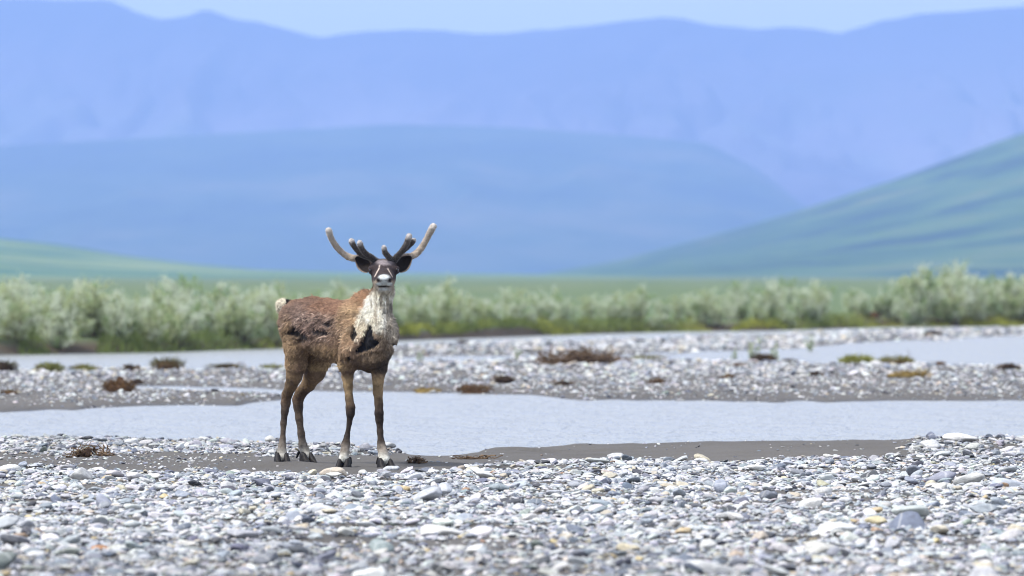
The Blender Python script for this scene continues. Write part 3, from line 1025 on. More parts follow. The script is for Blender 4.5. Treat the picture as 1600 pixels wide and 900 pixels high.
def ear(base, tip, face, width, mirror):
    base, tip, face = np.array(base), np.array(tip), np.array(face, float)
    ax = tip - base
    L = np.linalg.norm(ax)
    ax /= L
    face -= (face @ ax) * ax
    face /= np.linalg.norm(face)
    sd = np.cross(ax, face)
    nt, na = 22, 15
    V, cc = [], []
    for layer in (0, 1):
        for i in range(nt):
            t = i / (nt - 1)
            w = width * (math.sin(math.pi * min(1, (t * 0.86 + 0.12))) ** 0.62) * (1.0 if t < 0.98 else 0.7)
            for j in range(na):
                a = (j / (na - 1) - 0.5) * 2
                ang = a * math.radians(98) * (1 - 0.35 * t)
                x = math.sin(ang) * w * 0.62
                y = -math.cos(ang) * w * 0.55 + 0.012
                off = 0.0045 if layer else 0
                p = base + ax * (t * L) + sd * x + face * (y - off * math.cos(ang)) - sd * off * math.sin(ang) * -1
                V.append(p)
                rim = smooth(0.72, 0.98, abs(a)) if True else 0
                dk = np.array((0.020, 0.016, 0.016))
                low = a * mirror > 0
                c = dk * (1 - rim) + rim * (np.array((0.30, 0.24, 0.2)) if low else np.array((0.05, 0.04, 0.04)))
                if layer:
                    c = np.array((0.06, 0.045, 0.04))
                cc.append(c)
    F = grid_faces(nt, na)
    F2 = F[:, ::-1] + nt * na
    ring = []
    n = nt * na
    for i in range(nt - 1):
        ring += [(i * na, (i + 1) * na, n + (i + 1) * na, n + i * na), (i * na + na - 1, n + i * na + na - 1, n + (i + 1) * na + na - 1, (i + 1) * na + na - 1)]
    for j in range(na - 1):
        k = (nt - 1) * na + j
        ring += [(k, n + k, n + k + 1, k + 1)]
    F = np.concatenate([F, F2, np.array(ring)])
    V = np.array(V)
    nz_ = fbm(V[:, 0] * 60, V[:, 1] * 60, V[:, 2] * 60, seed=12, oct=2)
    V = V + nz_[:, None] * 0.0015
    o = link(bpy.data.objects.new('ear', mesh_np('ear', V, F, MAT_EAR, True, np.array(cc))), caribou)
    return o


ear(pix(578, 421, -0.245), pix(556.0, 402.5, -0.21), (-0.25, -1, -0.12), 0.074, -1)
ear(pix(620.5, 421, -0.245), pix(642, 401.5, -0.21), (0.25, -1, -0.12), 0.074, 1)


# antlers in velvet
def spline(pts, n=7):
    pts = [np.array(list(p), float) for p in pts]
    P = [2 * pts[0] - pts[1]] + pts + [2 * pts[-1] - pts[-2]]
    out = []
    for i in range(1, len(P) - 2):
        for k in range(n):
            t = k / n
            a, b, c, d = P[i - 1], P[i], P[i + 1], P[i + 2]
            out.append(0.5 * ((2 * b) + (c - a) * t + (2 * a - 5 * b + 4 * c - d) * t * t + (3 * b - a - 3 * c + d) * t ** 3))
    out.append(pts[-1])
    return out


MAT_VELVET = mat_vcol('antler_velvet', 0.9, 0.1, bump=(150, 0.5, 0.003), var=(45, 0.35), sheen=0.3)


def antler(limbs):
    pts = [[np.append(pix(u, v, Y), r * 0.93) for u, v, Y, r in lb] for lb, _ in limbs]
    allp = np.array([p[:3] for l in pts for p in l])
    fl = Field(allp.min(0) - 0.05, allp.max(0) + 0.05, 0.0042)
    curves = []
    for l, (lb, cfun) in zip(pts, limbs):
        sp = spline(l)
        curves.append((sp, cfun))
        for a, b in zip(sp[:-1], sp[1:]):
            fl.cone(a[:3], b[:3], a[3], b[3], 0.008)
    V, F = fl.mesh(1)
    N = normals(V, F)
    best = np.full(len(V), 1e9)
    cc = np.zeros((len(V), 3))
    for sp, cfun in curves:
        A = np.array([p[:3] for p in sp])
        D = np.linalg.norm(V[:, None, :] - A[None, :, :], axis=2)
        i = D.argmin(1)
        d = D.min(1)
        t = i / (len(sp) - 1)
        c = cfun(t)
        b = d < best
        cc[b] = c[b]
        best = np.minimum(best, d)
    V = V + N * (0.0035 * fbm(V[:, 0] * 70, V[:, 1] * 70, V[:, 2] * 70, seed=33, oct=2))[:, None]
    # velvet fuzz
    nf = 9000
    tri = rng.choice(len(F), nf)
    r0 = V[F[tri]].mean(1) + rng.normal(size=(nf, 3)) * 0.0015
    nn = N[F[tri, 0]] + 0.5 * rng.normal(size=(nf, 3))
    nn /= np.linalg.norm(nn, axis=1)[:, None]
    sd = np.cross(nn, rng.normal(size=(nf, 3)))
    sd /= np.linalg.norm(sd, axis=1)[:, None]
    l = rng.uniform(0.003, 0.0075, nf)[:, None]
    fv = np.stack([r0 - sd * 0.0006, r0 + sd * 0.0006, r0 + nn * l], 1).reshape(-1, 3)
    ff = np.arange(nf * 3).reshape(-1, 3)
    fc = np.repeat(np.clip(cc[F[tri, 0]] * 1.25 + 0.10, 0, 0.75), 3, axis=0)
    o = link(bpy.data.objects.new('antler', mesh_np('antler', V, F, MAT_VELVET, True, cc)), caribou)
    fo = link(bpy.data.objects.new('velvet', mesh_np('velvet', fv, ff, MAT_VELVET, True, fc)), o)
    fo['kind'] = 'stuff'
    return o


def grad(stops):
    ts = [s[0] for s in stops]
    return lambda t: np.stack([np.interp(t, ts, [s[1][k] for s in stops]) for k in range(3)], 1)


BEAM = grad([(0, (0.045, 0.036, 0.034)), (0.28, (0.06, 0.048, 0.044)), (0.42, (0.30, 0.25, 0.20)), (0.8, (0.31, 0.27, 0.23)), (1, (0.42, 0.39, 0.36))])
TINE = grad([(0, (0.022, 0.018, 0.018)), (0.6, (0.032, 0.026, 0.025)), (0.87, (0.08, 0.07, 0.066)), (1, (0.36, 0.34, 0.33))])
antler([([(588, 410, -0.24, 0.024), (578, 404, -0.18, 0.022), (566, 402, -0.12, 0.021), (555, 403.5, -0.08, 0.020), (546, 402, -0.06, 0.020), (535, 395, -0.06, 0.019), (524.5, 384, -0.08, 0.0185),
          (517, 371, -0.11, 0.0185), (513.3, 359.5, -0.14, 0.020)], BEAM),
        ([(588, 409, -0.25, 0.022), (580, 402.5, -0.30, 0.019), (571, 396, -0.34, 0.0175), (564.5, 387, -0.37, 0.0165), (561.7, 378.5, -0.40, 0.0165)], TINE),
        ([(580, 403, -0.29, 0.018), (568, 399.5, -0.32, 0.0165), (559, 392, -0.33, 0.0160), (552, 383, -0.34, 0.0155), (548.5, 376, -0.35, 0.0165)], TINE)])
antler([([(612, 410, -0.24, 0.024), (621, 404, -0.18, 0.022), (632, 401, -0.12, 0.021), (642, 400.5, -0.08, 0.020), (651, 396, -0.06, 0.020), (660, 385, -0.06, 0.0195), (668, 371, -0.08, 0.0195),
          (673.5, 360, -0.11, 0.0200), (677.3, 353.5, -0.13, 0.021)], BEAM),
        ([(613, 409, -0.25, 0.022), (607, 401, -0.32, 0.0180), (601.5, 394.5, -0.37, 0.0165), (600, 386.5, -0.40, 0.0150)], TINE),
        ([(615, 408, -0.25, 0.022), (621.5, 400, -0.28, 0.019), (629, 391.5, -0.31, 0.0185), (635, 381.5, -0.33, 0.0185), (639.3, 368.5, -0.35, 0.0195)], TINE),
        ([(632, 390, -0.31, 0.016), (639, 384, -0.31, 0.0140), (644, 379, -0.31, 0.0130), (646.5, 374.8, -0.31, 0.0140)], TINE)])

# tail: a white tuft
ft = Field(pix(441, 479, 0.92) - 0.09, pix(441, 479, 0.92) + 0.09, 0.005)
ft.cone(pix(450, 474, 0.86), pix(441.5, 477, 0.91), 0.024, 0.040, 0.02)
ft.cone(pix(441.5, 477, 0.91), pix(439.5, 484, 0.92), 0.040, 0.026, 0.02)
tV, tF = ft.mesh(1)
tN = normals(tV, tF)
tV = tV + tN * (0.006 * fbm(tV[:, 0] * 60, tV[:, 1] * 60, tV[:, 2] * 60, seed=2))[:, None]
tu, tvv = to_px(tV)
tc_ = np.where(((tu > 446.5) & (tvv < 476))[:, None], np.array((0.03, 0.025, 0.025)), np.array((0.68, 0.63, 0.52))[None])
o_tail = link(bpy.data.objects.new('tail', mesh_np('tail', tV, tF, MAT_COAT, True, tc_)), caribou)
o_tail['label'] = 'short cream-white tail tuft'
nf = 1500
tri = rng.choice(len(tF), nf)
r0 = tV[tF[tri]].mean(1)
nn = tN[tF[tri, 0]] * 0.8 + 0.5 * rng.normal(size=(nf, 3)) + np.array((0, 0, -0.4))
nn /= np.linalg.norm(nn, axis=1)[:, None]
sd = np.cross(nn, rng.normal(size=(nf, 3)))
sd /= np.linalg.norm(sd, axis=1)[:, None]
l = rng.uniform(0.008, 0.02, nf)[:, None]
o_tf = link(bpy.data.objects.new('tail_hair', mesh_np('tail_hair', np.stack([r0 - sd * 0.002, r0 + sd * 0.002, r0 + nn * l], 1).reshape(-1, 3), np.arange(nf * 3).reshape(-1, 3), MAT_COAT, True,
            np.repeat(tc_[tF[tri, 0]], 3, axis=0))), o_tail)
o_tf['kind'] = 'stuff'

# cloven hooves with dewclaws
MAT_HOOF = mat_plain('hoof_horn', (0.008, 0.007, 0.008), 0.6, 0.2, var=(60, (0.02, 0.018, 0.018)), bump=(80, 0.3, 0.002))


def hoof(c, fwd, zg, spread=0.5, sz=1.0):
    c = np.array((c[0], c[1], 0.0))
    fw = np.array((math.sin(math.radians(fwd)), -math.cos(math.radians(fwd)), 0.0))      # 0 = to the camera
    sd = np.array((-fw[1], fw[0], 0.0))
    h = Field((c[0] - 0.15, c[1] - 0.15, zg - 0.02), (c[0] + 0.15, c[1] + 0.15, zg + 0.15), 0.0042)
    for q in (-1, 1):
        b = c + sd * q * 0.024 * sz * (0.85 + spread * 0.7) + np.array((0, 0, zg))
        a = math.radians(10 * q * spread * -1)
        f2 = fw * math.cos(a) + sd * math.sin(a) * -1
        s2 = np.array((-f2[1], f2[0], 0))
        R = np.stack([s2, f2, np.array((0, 0, 1.0))], 1)
        h.cone(b - f2 * 0.018 + np.array((0, 0, 0.050)), b - f2 * 0.012 + np.array((0, 0, 0.004)), 0.020 * sz, 0.027 * sz, 0.006)
        h.cone(b + f2 * 0.004 + np.array((0, 0, 0.046)), b + f2 * 0.030 * sz + np.array((0, 0, 0.0)), 0.017 * sz, 0.023 * sz, 0.006)
        h.cone(b + f2 * 0.024 * sz + np.array((0, 0, 0.016)), b + f2 * 0.060 * sz - s2 * q * 0.006 + np.array((0, 0, -0.002)), 0.020 * sz, 0.010, 0.006)
        dw = c - fw * 0.055 + sd * q * 0.030 + np.array((0, 0, zg + 0.066))
        h.cone(dw, dw - fw * 0.026 + np.array((0, 0, -0.036)), 0.010, 0.007, 0.004)
    h.clip_below(zg - 0.006)
    V, F = h.mesh(1)
    o = link(bpy.data.objects.new('hoof', mesh_np('hoof', V, F, MAT_HOOF, True)), caribou)
    return o


hp = lambda u, Y: ((u - 800) / FPX * (DIST + Y) - AX0, Y)
hoof(hp(537, -0.09), -14, 0.0, 0.35)
hoof(hp(602.5, -0.14), 24, 0.0, 0.75)
hoof(hp(440.5, 0.60), 10, 0.018, 0.55)
hoof(hp(480, 0.72), 38, 0.018, 0.45)
#__PART3__
# ------------------------------------------------------------------ stones
def stone_verts(seed):
    bm = bmesh.new()
    bmesh.ops.create_icosphere(bm, subdivisions=3, radius=1.0)
    V = np.array([v.co[:] for v in bm.verts])
    F = np.array([[v.index for v in p.verts] for p in bm.faces])
    bm.free()
    r = np.random.default_rng(seed)
    d = V / np.linalg.norm(V, axis=1)[:, None]
    R = 1 + 0.20 * fbm(d[:, 0] * 1.1, d[:, 1] * 1.1, d[:, 2] * 1.1 + seed * 7.3, seed=seed, oct=2)
    V = d * R[:, None]
    for _ in range(r.integers(7, 13)):                    # broken, worn facets
        n = r.normal(size=3)
        n /= np.linalg.norm(n)
        h = r.uniform(0.50, 0.88)
        q = V @ n
        over = np.clip(q - h, 0, None)
        V = V - 0.93 * over[:, None] * n[None, :]
    V = V * (1 + 0.035 * fbm(V[:, 0] * 4, V[:, 1] * 4, V[:, 2] * 4 + seed, seed=seed + 5, oct=2))[:, None]
    return V, F


MAT_STONE_I = mat_stone('instancer')
MAT_STONE_O = mat_stone('object')
NPROTO = 14
proto_col = bpy.data.collections.new('stone_shapes')      # library only, not linked to the scene
stone_meshes = []
for k in range(NPROTO):
    V, F = stone_verts(200 + k)
    o = bpy.data.objects.new('stone_shape_%02d' % k, mesh_np('stone_shape', V, F, MAT_STONE_I))
    proto_col.objects.link(o)
    stone_meshes.append(mesh_np('stone', V, F, MAT_STONE_O))

PAL = np.array([(0.61, 0.615, 0.615), (0.44, 0.46, 0.49), (0.28, 0.31, 0.355), (0.155, 0.175, 0.225), (0.075, 0.08, 0.095), (0.52, 0.47, 0.38), (0.50, 0.41, 0.24), (0.36, 0.23, 0.15), (0.28, 0.33, 0.30)])
PALW = np.array([0.36, 0.22, 0.18, 0.12, 0.075, 0.055, 0.007, 0.003, 0.012])


def stone_colors(n, x, y, dark=0.0):
    w = PALW / PALW.sum()
    i = rng.choice(len(PAL), n, p=w)
    c = PAL[i] * rng.uniform(0.8, 1.15, (n, 1)) * (1 + 0.03 * rng.normal(size=(n, 3)))
    dk = smooth(0.05, 0.5, fbm(np.asarray(x) * 0.45, np.asarray(y) * 0.14, seed=61) + dark)
    return np.clip(c * (1 - 0.32 * dk * (rng.random(n) < 0.75))[:, None], 0.03, 0.80)


def gn_gravel(name, pts, rot, scl, idx, colr, label):
    me = bpy.data.meshes.new(name)
    me.vertices.add(len(pts))
    me.vertices.foreach_set('co', np.ascontiguousarray(pts, np.float32).ravel())
    for nm, ty, dat, key in (('rot', 'FLOAT_VECTOR', rot, 'vector'), ('scl', 'FLOAT_VECTOR', scl, 'vector')):
        a = me.attributes.new(nm, ty, 'POINT')
        a.data.foreach_set(key, np.ascontiguousarray(dat, np.float32).ravel())
    a = me.attributes.new('idx', 'INT', 'POINT')
    a.data.foreach_set('value', idx.astype(np.int32))
    a = me.attributes.new('col', 'FLOAT_COLOR', 'POINT')
    a.data.foreach_set('color', np.concatenate([colr, np.ones((len(colr), 1))], 1).astype(np.float32).ravel())
    o = tag(link(bpy.data.objects.new(name, me)), label, 'gravel', kind='stuff')
    ng = bpy.data.node_groups.get('scatter_stones')
    if ng is None:
        ng = bpy.data.node_groups.new('scatter_stones', 'GeometryNodeTree')
        ng.interface.new_socket('Geometry', in_out='INPUT', socket_type='NodeSocketGeometry')
        ng.interface.new_socket('Geometry', in_out='OUTPUT', socket_type='NodeSocketGeometry')
        N = ng.nodes
        gi, go = N.new('NodeGroupInput'), N.new('NodeGroupOutput')
        iop = N.new('GeometryNodeInstanceOnPoints')
        ci = N.new('GeometryNodeCollectionInfo')
        ci.inputs['Collection'].default_value = proto_col
        ci.inputs['Separate Children'].default_value = True
        ci.inputs['Reset Children'].default_value = True

        def named(nm, ty):
            x = N.new('GeometryNodeInputNamedAttribute')
            x.data_type = ty
            x.inputs['Name'].default_value = nm
            return x.outputs['Attribute']
        er = N.new('FunctionNodeEulerToRotation')
        ng.links.new(gi.outputs[0], iop.inputs['Points'])
        ng.links.new(ci.outputs[0], iop.inputs['Instance'])
        iop.inputs['Pick Instance'].default_value = True
        ng.links.new(named('idx', 'INT'), iop.inputs['Instance Index'])
        ng.links.new(named('rot', 'FLOAT_VECTOR'), er.inputs[0])
        ng.links.new(er.outputs[0], iop.inputs['Rotation'])
        ng.links.new(named('scl', 'FLOAT_VECTOR'), iop.inputs['Scale'])
        ng.links.new(iop.outputs[0], go.inputs[0])
    md = o.modifiers.new('scatter', 'NODES')
    md.node_group = ng
    return o


def stone_set(x, y, size, sink=0.3, dark=0.0):
    n = len(x)
    sx = size / 2
    scl = np.stack([sx * rng.uniform(0.85, 1.15, n), sx * rng.uniform(0.55, 0.95, n), sx * rng.uniform(0.26, 0.54, n)], 1)
    rot = np.stack([rng.normal(0, 0.24, n), rng.normal(0, 0.24, n), rng.uniform(0, 6.283, n)], 1)
    z = ground_z(x, y) + scl[:, 2] * rng.uniform(-0.15, 0.6, n)
    return np.stack([x, y, z], 1), rot, scl, rng.integers(0, NPROTO, n), stone_colors(n, x, y, dark)


# near bar ---------------------------------------------------------------
SAND = [(-1600, 706), (0, 709), (60, 707), (110, 713), (200, 709), (330, 707), (430, 713), (520, 708), (580, 712), (640, 706), (700, 700), (800, 680), (1450, 680), (1435, 700), (1390, 712),
        (1260, 716), (1200, 720), (1080, 722), (1000, 717), (860, 724), (760, 727), (700, 738), (560, 746), (450, 743), (330, 736), (200, 739), (100, 732), (0, 734), (-1600, 736)]
SAND2 = [(470, 838), (620, 832), (760, 842), (900, 846), (960, 856), (840, 866), (640, 862), (500, 858)]
SAND3 = [(1180, 768), (1330, 764), (1420, 770), (1300, 778), (1190, 778)]
SAND4 = [(150, 868), (420, 856), (560, 872), (420, 886), (200, 890)]
wob2 = 2.2 * fbm(UG / 30.0, VG / 5.0, seed=23, oct=3)
dens = np.ones_like(UG)
insand = in_poly(UG + 5 * wob2, VG + wob2, SAND)
dens[insand] = (0.012 + 0.11 * smooth(430, 250, UG))[insand]
for pl in (SAND2, SAND3):
    dens[in_poly(UG + 8 * wob2, VG + 2 * wob2, pl)] = 0.36
dens *= np.clip(0.80 + 0.8 * fbm(UG / 70.0, VG / 9.0, seed=44, oct=4), 0.34, 1.0)
dens *= (VG > shore - 1.5) + 0.10 * ((VG > shore - 5) & (UG < 640))
dens = blur(dens, 1, 1, 1)


def scatter(n, y0, y1, margin, dmap):
    y = np.sqrt(rng.uniform(y0 ** 2, y1 ** 2, n))
    hw = 800 / FPX * margin
    x = rng.uniform(-1, 1, n) * hw * y
    u, v = uv_of(x, y)
    k = rng.random(n) < sample(dmap, u, v)
    return x[k], y[k], sample(dmap, u, v)[k]


def sizes(n, med, sg, lo, hi):
    return np.clip(med * np.exp(sg * rng.normal(size=n)), lo, hi)


x1, y1, d1 = scatter(185000, 25.5, 53.6, 1.30, dens)
s1 = sizes(len(x1), 0.032, 0.34, 0.016, 0.075) * np.where(d1 < 0.3, 0.7, 1.0)
x2, y2, d2 = scatter(21000, 25.5, 53.2, 1.30, dens)
s2 = sizes(len(x2), 0.060, 0.30, 0.035, 0.12) * np.where(d2 < 0.3, 0.55, 1.0)
x3, y3, d3 = scatter(1100, 25.5, 53.2, 1.30, dens * (dens > 0.3))
s3 = sizes(len(x3), 0.105, 0.26, 0.07, 0.20)
x2, y2, s2 = np.concatenate([x2, x3]), np.concatenate([y2, y3]), np.concatenate([s2, s3])
# keep clear of the hooves
sx_, sy_, ss_ = np.concatenate([x1, x2]), np.concatenate([y1, y2]), np.concatenate([s1, s2])
ok = np.ones(len(sx_), bool)
for hu, hY in ((537, -0.09), (602.5, -0.14), (440.5, 0.60), (480, 0.72)):
    hx = (hu - 800) / FPX * (DIST + hY)
    ok &= np.hypot(sx_ - hx, (sy_ - DIST - hY) * 0.6) > 0.14
nP, nR, nS, nI, nC = stone_set(sx_[ok], sy_[ok], ss_[ok])
# larger cobbles lie on top
nP[:, 2] += np.clip(nS[:, 0] - 0.035, 0, 0.05) * 0.35

# stones one can single out
STONES = [
    (690, 834, 70, 0.34, (0.66, 0.66, 0.64), 'long flat white stone in the foreground gravel below the caribou'),
    (1105, 897, 92, 0.36, (0.55, 0.56, 0.56), 'big pale stone cut by the bottom edge of the picture'),
    (1370, 822, 42, 0.50, (0.60, 0.53, 0.34), 'pale yellow stone in the gravel at lower right'),
    (1263, 792, 32, 0.50, (0.55, 0.46, 0.30), 'ochre stone with a white side, right of centre in the gravel'),
    (1502, 699, 60, 0.30, (0.64, 0.64, 0.63), 'broad white stone on the waterline at the right'),
    (1456, 706, 40, 0.55, (0.56, 0.57, 0.58), 'rounded pale stone at the right end of the sand'),
    (628, 766, 28, 0.42, (0.54, 0.43, 0.24), 'yellow stone in the gravel just below the front hooves'),
    (155, 856, 32, 0.42, (0.42, 0.22, 0.11), 'orange stone in the gravel at lower left'),
    (567, 744, 16, 0.70, (0.60, 0.60, 0.58), 'round white stone between the front hooves and the gravel'),
    (1369, 690, 30, 0.45, (0.66, 0.66, 0.64), 'white stone standing by the water on the sand edge'),
    (1288, 774, 34, 0.55, (0.66, 0.66, 0.65), 'smooth white stone with a rounded top, right of centre'),
    (962, 715, 34, 0.28, (0.52, 0.53, 0.54), 'flat pale stone lying alone on the grey sand'),
    (980, 862, 38, 0.42, (0.58, 0.52, 0.38), 'cream stone in the foreground gravel at centre'),
    (1066, 836, 32, 0.42, (0.54, 0.43, 0.27), 'amber stone among pale ones, right of centre'),
    (1290, 862, 70, 0.45, (0.50, 0.50, 0.47), 'large dull cream boulder in the blurred gravel at lower right'),
    (1575, 760, 60, 0.36, (0.44, 0.48, 0.54), 'wide blue grey stone at the right edge of the gravel'),
    (425, 690, 22, 0.5, (0.60, 0.60, 0.59), 'pale stone behind the hind hooves at the water'),
    (612, 737, 28, 0.5, (0.48, 0.50, 0.53), 'grey stone touching the sand beside the left front hoof'),
]
GREY_SCREE = 'stones lying in the near gravel bar'
for i, (u, v, w, asp, c, lab) in enumerate(STONES):
    d = dist_of_row(v)
    sz = w / FPX * d
    xx = (u - 800) / FPX * d
    rem = np.hypot(nP[:, 0] - xx, (nP[:, 1] - d) * 0.8) < sz * 0.5
    keep = ~rem
    nP, nR, nS, nI, nC = nP[keep], nR[keep], nS[keep], nI[keep], nC[keep]
    o = tag(link(bpy.data.objects.new('stone', stone_meshes[i % NPROTO])), lab, 'stone', 'stones that stand out in the near gravel bar')
    o.scale = (sz * 0.52, sz * 0.40, sz * asp * 0.55)
    o.rotation_euler = (0.05, 0.03 * (-1) ** i, 0.25 * math.sin(i * 2.1))
    o.location = (xx, d, float(ground_z(xx, d)) + sz * asp * 0.20)
    o.color = (*c, 1)

uu_, vv_ = uv_of(nP[:, 0], nP[:, 1])
vis = (uu_ > 5) & (uu_ < 1595) & (vv_ < 897)
app = nS[:, 0] * FPX / nP[:, 1] * vis
top = np.argsort(-app)[:280]
for i in top:
    o = bpy.data.objects.new('stone', stone_meshes[int(nI[i])])
    C.objects.link(o)
    o.parent = ground
    o.location = nP[i]
    o.rotation_euler = nR[i]
    o.scale = nS[i]
    o.color = (*nC[i], 1)
keep = np.ones(len(nP), bool)
keep[top] = False
gn_gravel('gravel', nP[keep], nR[keep], nS[keep], nI[keep], nC[keep], 'pale pebbles and cobbles covering the near gravel bar')

# far bars ------------------------------------------------------------------
densf = np.zeros_like(UG)
densf[in_poly(WU, WV, BAR_A)] = 0.85
densf[in_poly(WU, WV, BAR_B)] = 1.0
densf[in_poly(WU, WV, BAR_C)] = 0.6
densf[in_poly(WU, WV, BAR_D)] = 0.6
densf *= np.clip(0.66 + 1.1 * fbm(UG / 60.0, VG / 5.0, seed=46, oct=3), 0.10, 1.0)
densf = blur(densf, 1, 2, 2)
x3, y3, d3 = scatter(225000, 64, 176, 1.5, densf)
s3 = sizes(len(x3), 0.040, 0.42, 0.016, 0.16) * np.interp(y3, [66, 82, 92, 105, 150], [0.8, 0.95, 1.5, 1.7, 2.1])
fP, fR, fS, fI, fC = stone_set(x3, y3, s3, dark=-0.15)
gn_gravel('gravel', fP, fR, fS, fI, fC, 'pale gravel covering the bars beyond the channel')


# ------------------------------------------------------------------ plants and debris
def tube(path, radii, sides=5):
    path = np.array(path, float)
    n = len(path)
    V, F = [], []
    tang = np.gradient(path, axis=0)
    tang /= np.maximum(np.linalg.norm(tang, axis=1), 1e-9)[:, None]
    ref = np.array((0.31, 0.87, 0.38))
    for i in range(n):
        a = np.cross(tang[i], ref)
        a /= max(np.linalg.norm(a), 1e-6)
        b = np.cross(tang[i], a)
        for k in range(sides):
            t = 2 * math.pi * k / sides
            V.append(path[i] + radii[i] * (math.cos(t) * a + math.sin(t) * b))
    for i in range(n - 1):
        for k in range(sides):
            F.append((i * sides + k, i * sides + (k + 1) % sides, (i + 1) * sides + (k + 1) % sides, (i + 1) * sides + k))
    return np.array(V), np.array(F)


def merge(parts):
    V, F, o = [], [], 0
    for v, f_ in parts:
        V.append(v)
        F.append(f_ + o)
        o += len(v)
    return np.concatenate(V), np.concatenate(F)


MAT_LEAF = mat_vcol('willow_leaf', 0.6, 0.3, trans=0.5)
MAT_BARK = mat_plain('willow_bark', (0.10, 0.075, 0.06), 0.8, 0.2, var=(14, (0.19, 0.155, 0.13)))
MAT_GRASS = mat_vcol('bank_grass', 0.65, 0.25, trans=0.25)


def leaf_cards(pos, dirs, ln, wd, r):
    n = len(pos)
    dirs = dirs / np.linalg.norm(dirs, axis=1)[:, None]
    sd = np.cross(dirs, r.normal(size=(n, 3)))
    sd /= np.maximum(np.linalg.norm(sd, axis=1), 1e-6)[:, None]
    up = np.cross(sd, dirs)
    mid = pos + dirs * (ln * 0.5)[:, None]
    V = np.stack([pos, mid + sd * (wd / 2)[:, None] + up * (ln * 0.06)[:, None], pos + dirs * ln[:, None], mid - sd * (wd / 2)[:, None] + up * (ln * 0.06)[:, None]], 1).reshape(-1, 3)
    b = np.arange(n)[:, None] * 4
    F = np.concatenate([b + np.array([0, 1, 2])[None], b + np.array([0, 2, 3])[None]])
    return V, F


def willow_meshes(seed, nst=15, ntw=92, nlf=48, leafl=0.060):
    r = np.random.default_rng(seed)
    tubes, P, D = [], [], []
    stems = []
    for k in range(nst):
        az, tilt = r.uniform(0, 6.283), r.uniform(0.04, 0.62)
        L = r.uniform(0.55, 1.08) * (1.04 - 0.25 * tilt)
        d = np.array((math.sin(tilt) * math.cos(az), math.sin(tilt) * math.sin(az), math.cos(tilt)))
        b = np.array((r.normal(0, 0.10), r.normal(0, 0.10), -0.03))
        pts = []
        for i in range(7):
            t = i / 6
            p = b + d * L * t
            p[2] = p[2] + 0.10 * L * t * t * math.sin(tilt) * 2
            p[:2] += 0.03 * np.array((math.sin(5 * t + az), math.cos(4 * t + az * 2))) * t
            pts.append(p)
        stems.append(np.array(pts))
        tubes.append(tube(pts, [0.013 * (1 - 0.8 * i / 6) for i in range(7)], 5))
    for k in range(ntw):
        st = stems[r.integers(0, nst)]
        t = r.uniform(0.12, 1.0)
        i = min(int(t * 6), 5)
        p = st[i] + (st[i + 1] - st[i]) * (t * 6 - i)
        d = (st[i + 1] - st[i])
        d = d / np.linalg.norm(d) + 0.75 * r.normal(size=3)
        d[2] = abs(d[2]) * 0.8 + 0.15
        d /= np.linalg.norm(d)
        L = r.uniform(0.14, 0.38)
        path = [p + d * L * q + np.array((0, 0, 0.05 * L * q * q)) for q in (0, 0.35, 0.7, 1.0)]
        tubes.append(tube(path, [0.005, 0.004, 0.003, 0.0015], 4))
        tt = r.uniform(0.05, 1.0, nlf)
        P.append(p[None] + d[None] * (L * tt)[:, None] + r.normal(0, 0.036, (nlf, 3)))
        ld = d[None] * 0.7 + r.normal(0, 0.75, (nlf, 3))
        D.append(ld)
    P, D = np.concatenate(P), np.concatenate(D)
    n = len(P)
    V, F = leaf_cards(P, D, r.uniform(0.7, 1.3, n) * leafl, r.uniform(0.8, 1.25, n) * leafl * 0.36, r)
    tw = np.repeat(r.uniform(0, 1, ntw), nlf)
    sil, grn, olv = np.array((0.61, 0.67, 0.53)), np.array((0.29, 0.40, 0.19)), np.array((0.47, 0.53, 0.31))
    fs, fo_ = r.uniform(0.25, 0.7), r.uniform(0.72, 0.92)
    c = np.where((tw < fs)[:, None], sil, np.where((tw < fo_)[:, None], olv, grn)) * r.uniform(0.75, 1.2, (n, 1))
    tv_, tf_ = merge(tubes)
    return mesh_np('stems', tv_, tf_, MAT_BARK), mesh_np('foliage', V, F, MAT_LEAF, False, np.repeat(c, 4, axis=0))


WILLOWS = [willow_meshes(500 + k) for k in range(9)]
TOPROW = [(-400, 450), (0, 446), (90, 433), (150, 445), (210, 452), (290, 444), (400, 442), (450, 450), (560, 452), (650, 440), (750, 454), (850, 450), (920, 446), (1010, 448), (1100, 453),
          (1180, 442), (1290, 446), (1370, 446), (1435, 416), (1490, 418), (1530, 440), (1570, 428), (1620, 428), (2000, 440)]
WG = 'willow shrubs along the far bank'


def willow(u, back, hfac, label, group=WG):
    bank = float(np.interp(u, *zip(*BANK)))
    d = dist_of_row(bank) + back
    x = (u - 800) / FPX * d
    z = float(ground_z(x, d))
    toprow = float(np.interp(u, *zip(*TOPROW)))
    H = max(0.5, (HCAM - (toprow - VH) / FPX * d - z)) * hfac * 0.95
    st, fo = WILLOWS[random.randrange(len(WILLOWS))]
    e = tag(link(bpy.data.objects.new('willow_shrub', None)), label, 'shrub', group)
    e.location = (x, d, z - 0.02)
    wfac = H * random.uniform(0.85, 1.2)
    e.scale = (wfac, wfac, H)
    e.rotation_euler = (0, 0, random.uniform(0, 6.283))
    link(bpy.data.objects.new('stems', st), e)
    link(bpy.data.objects.new('foliage', fo), e)
    return e


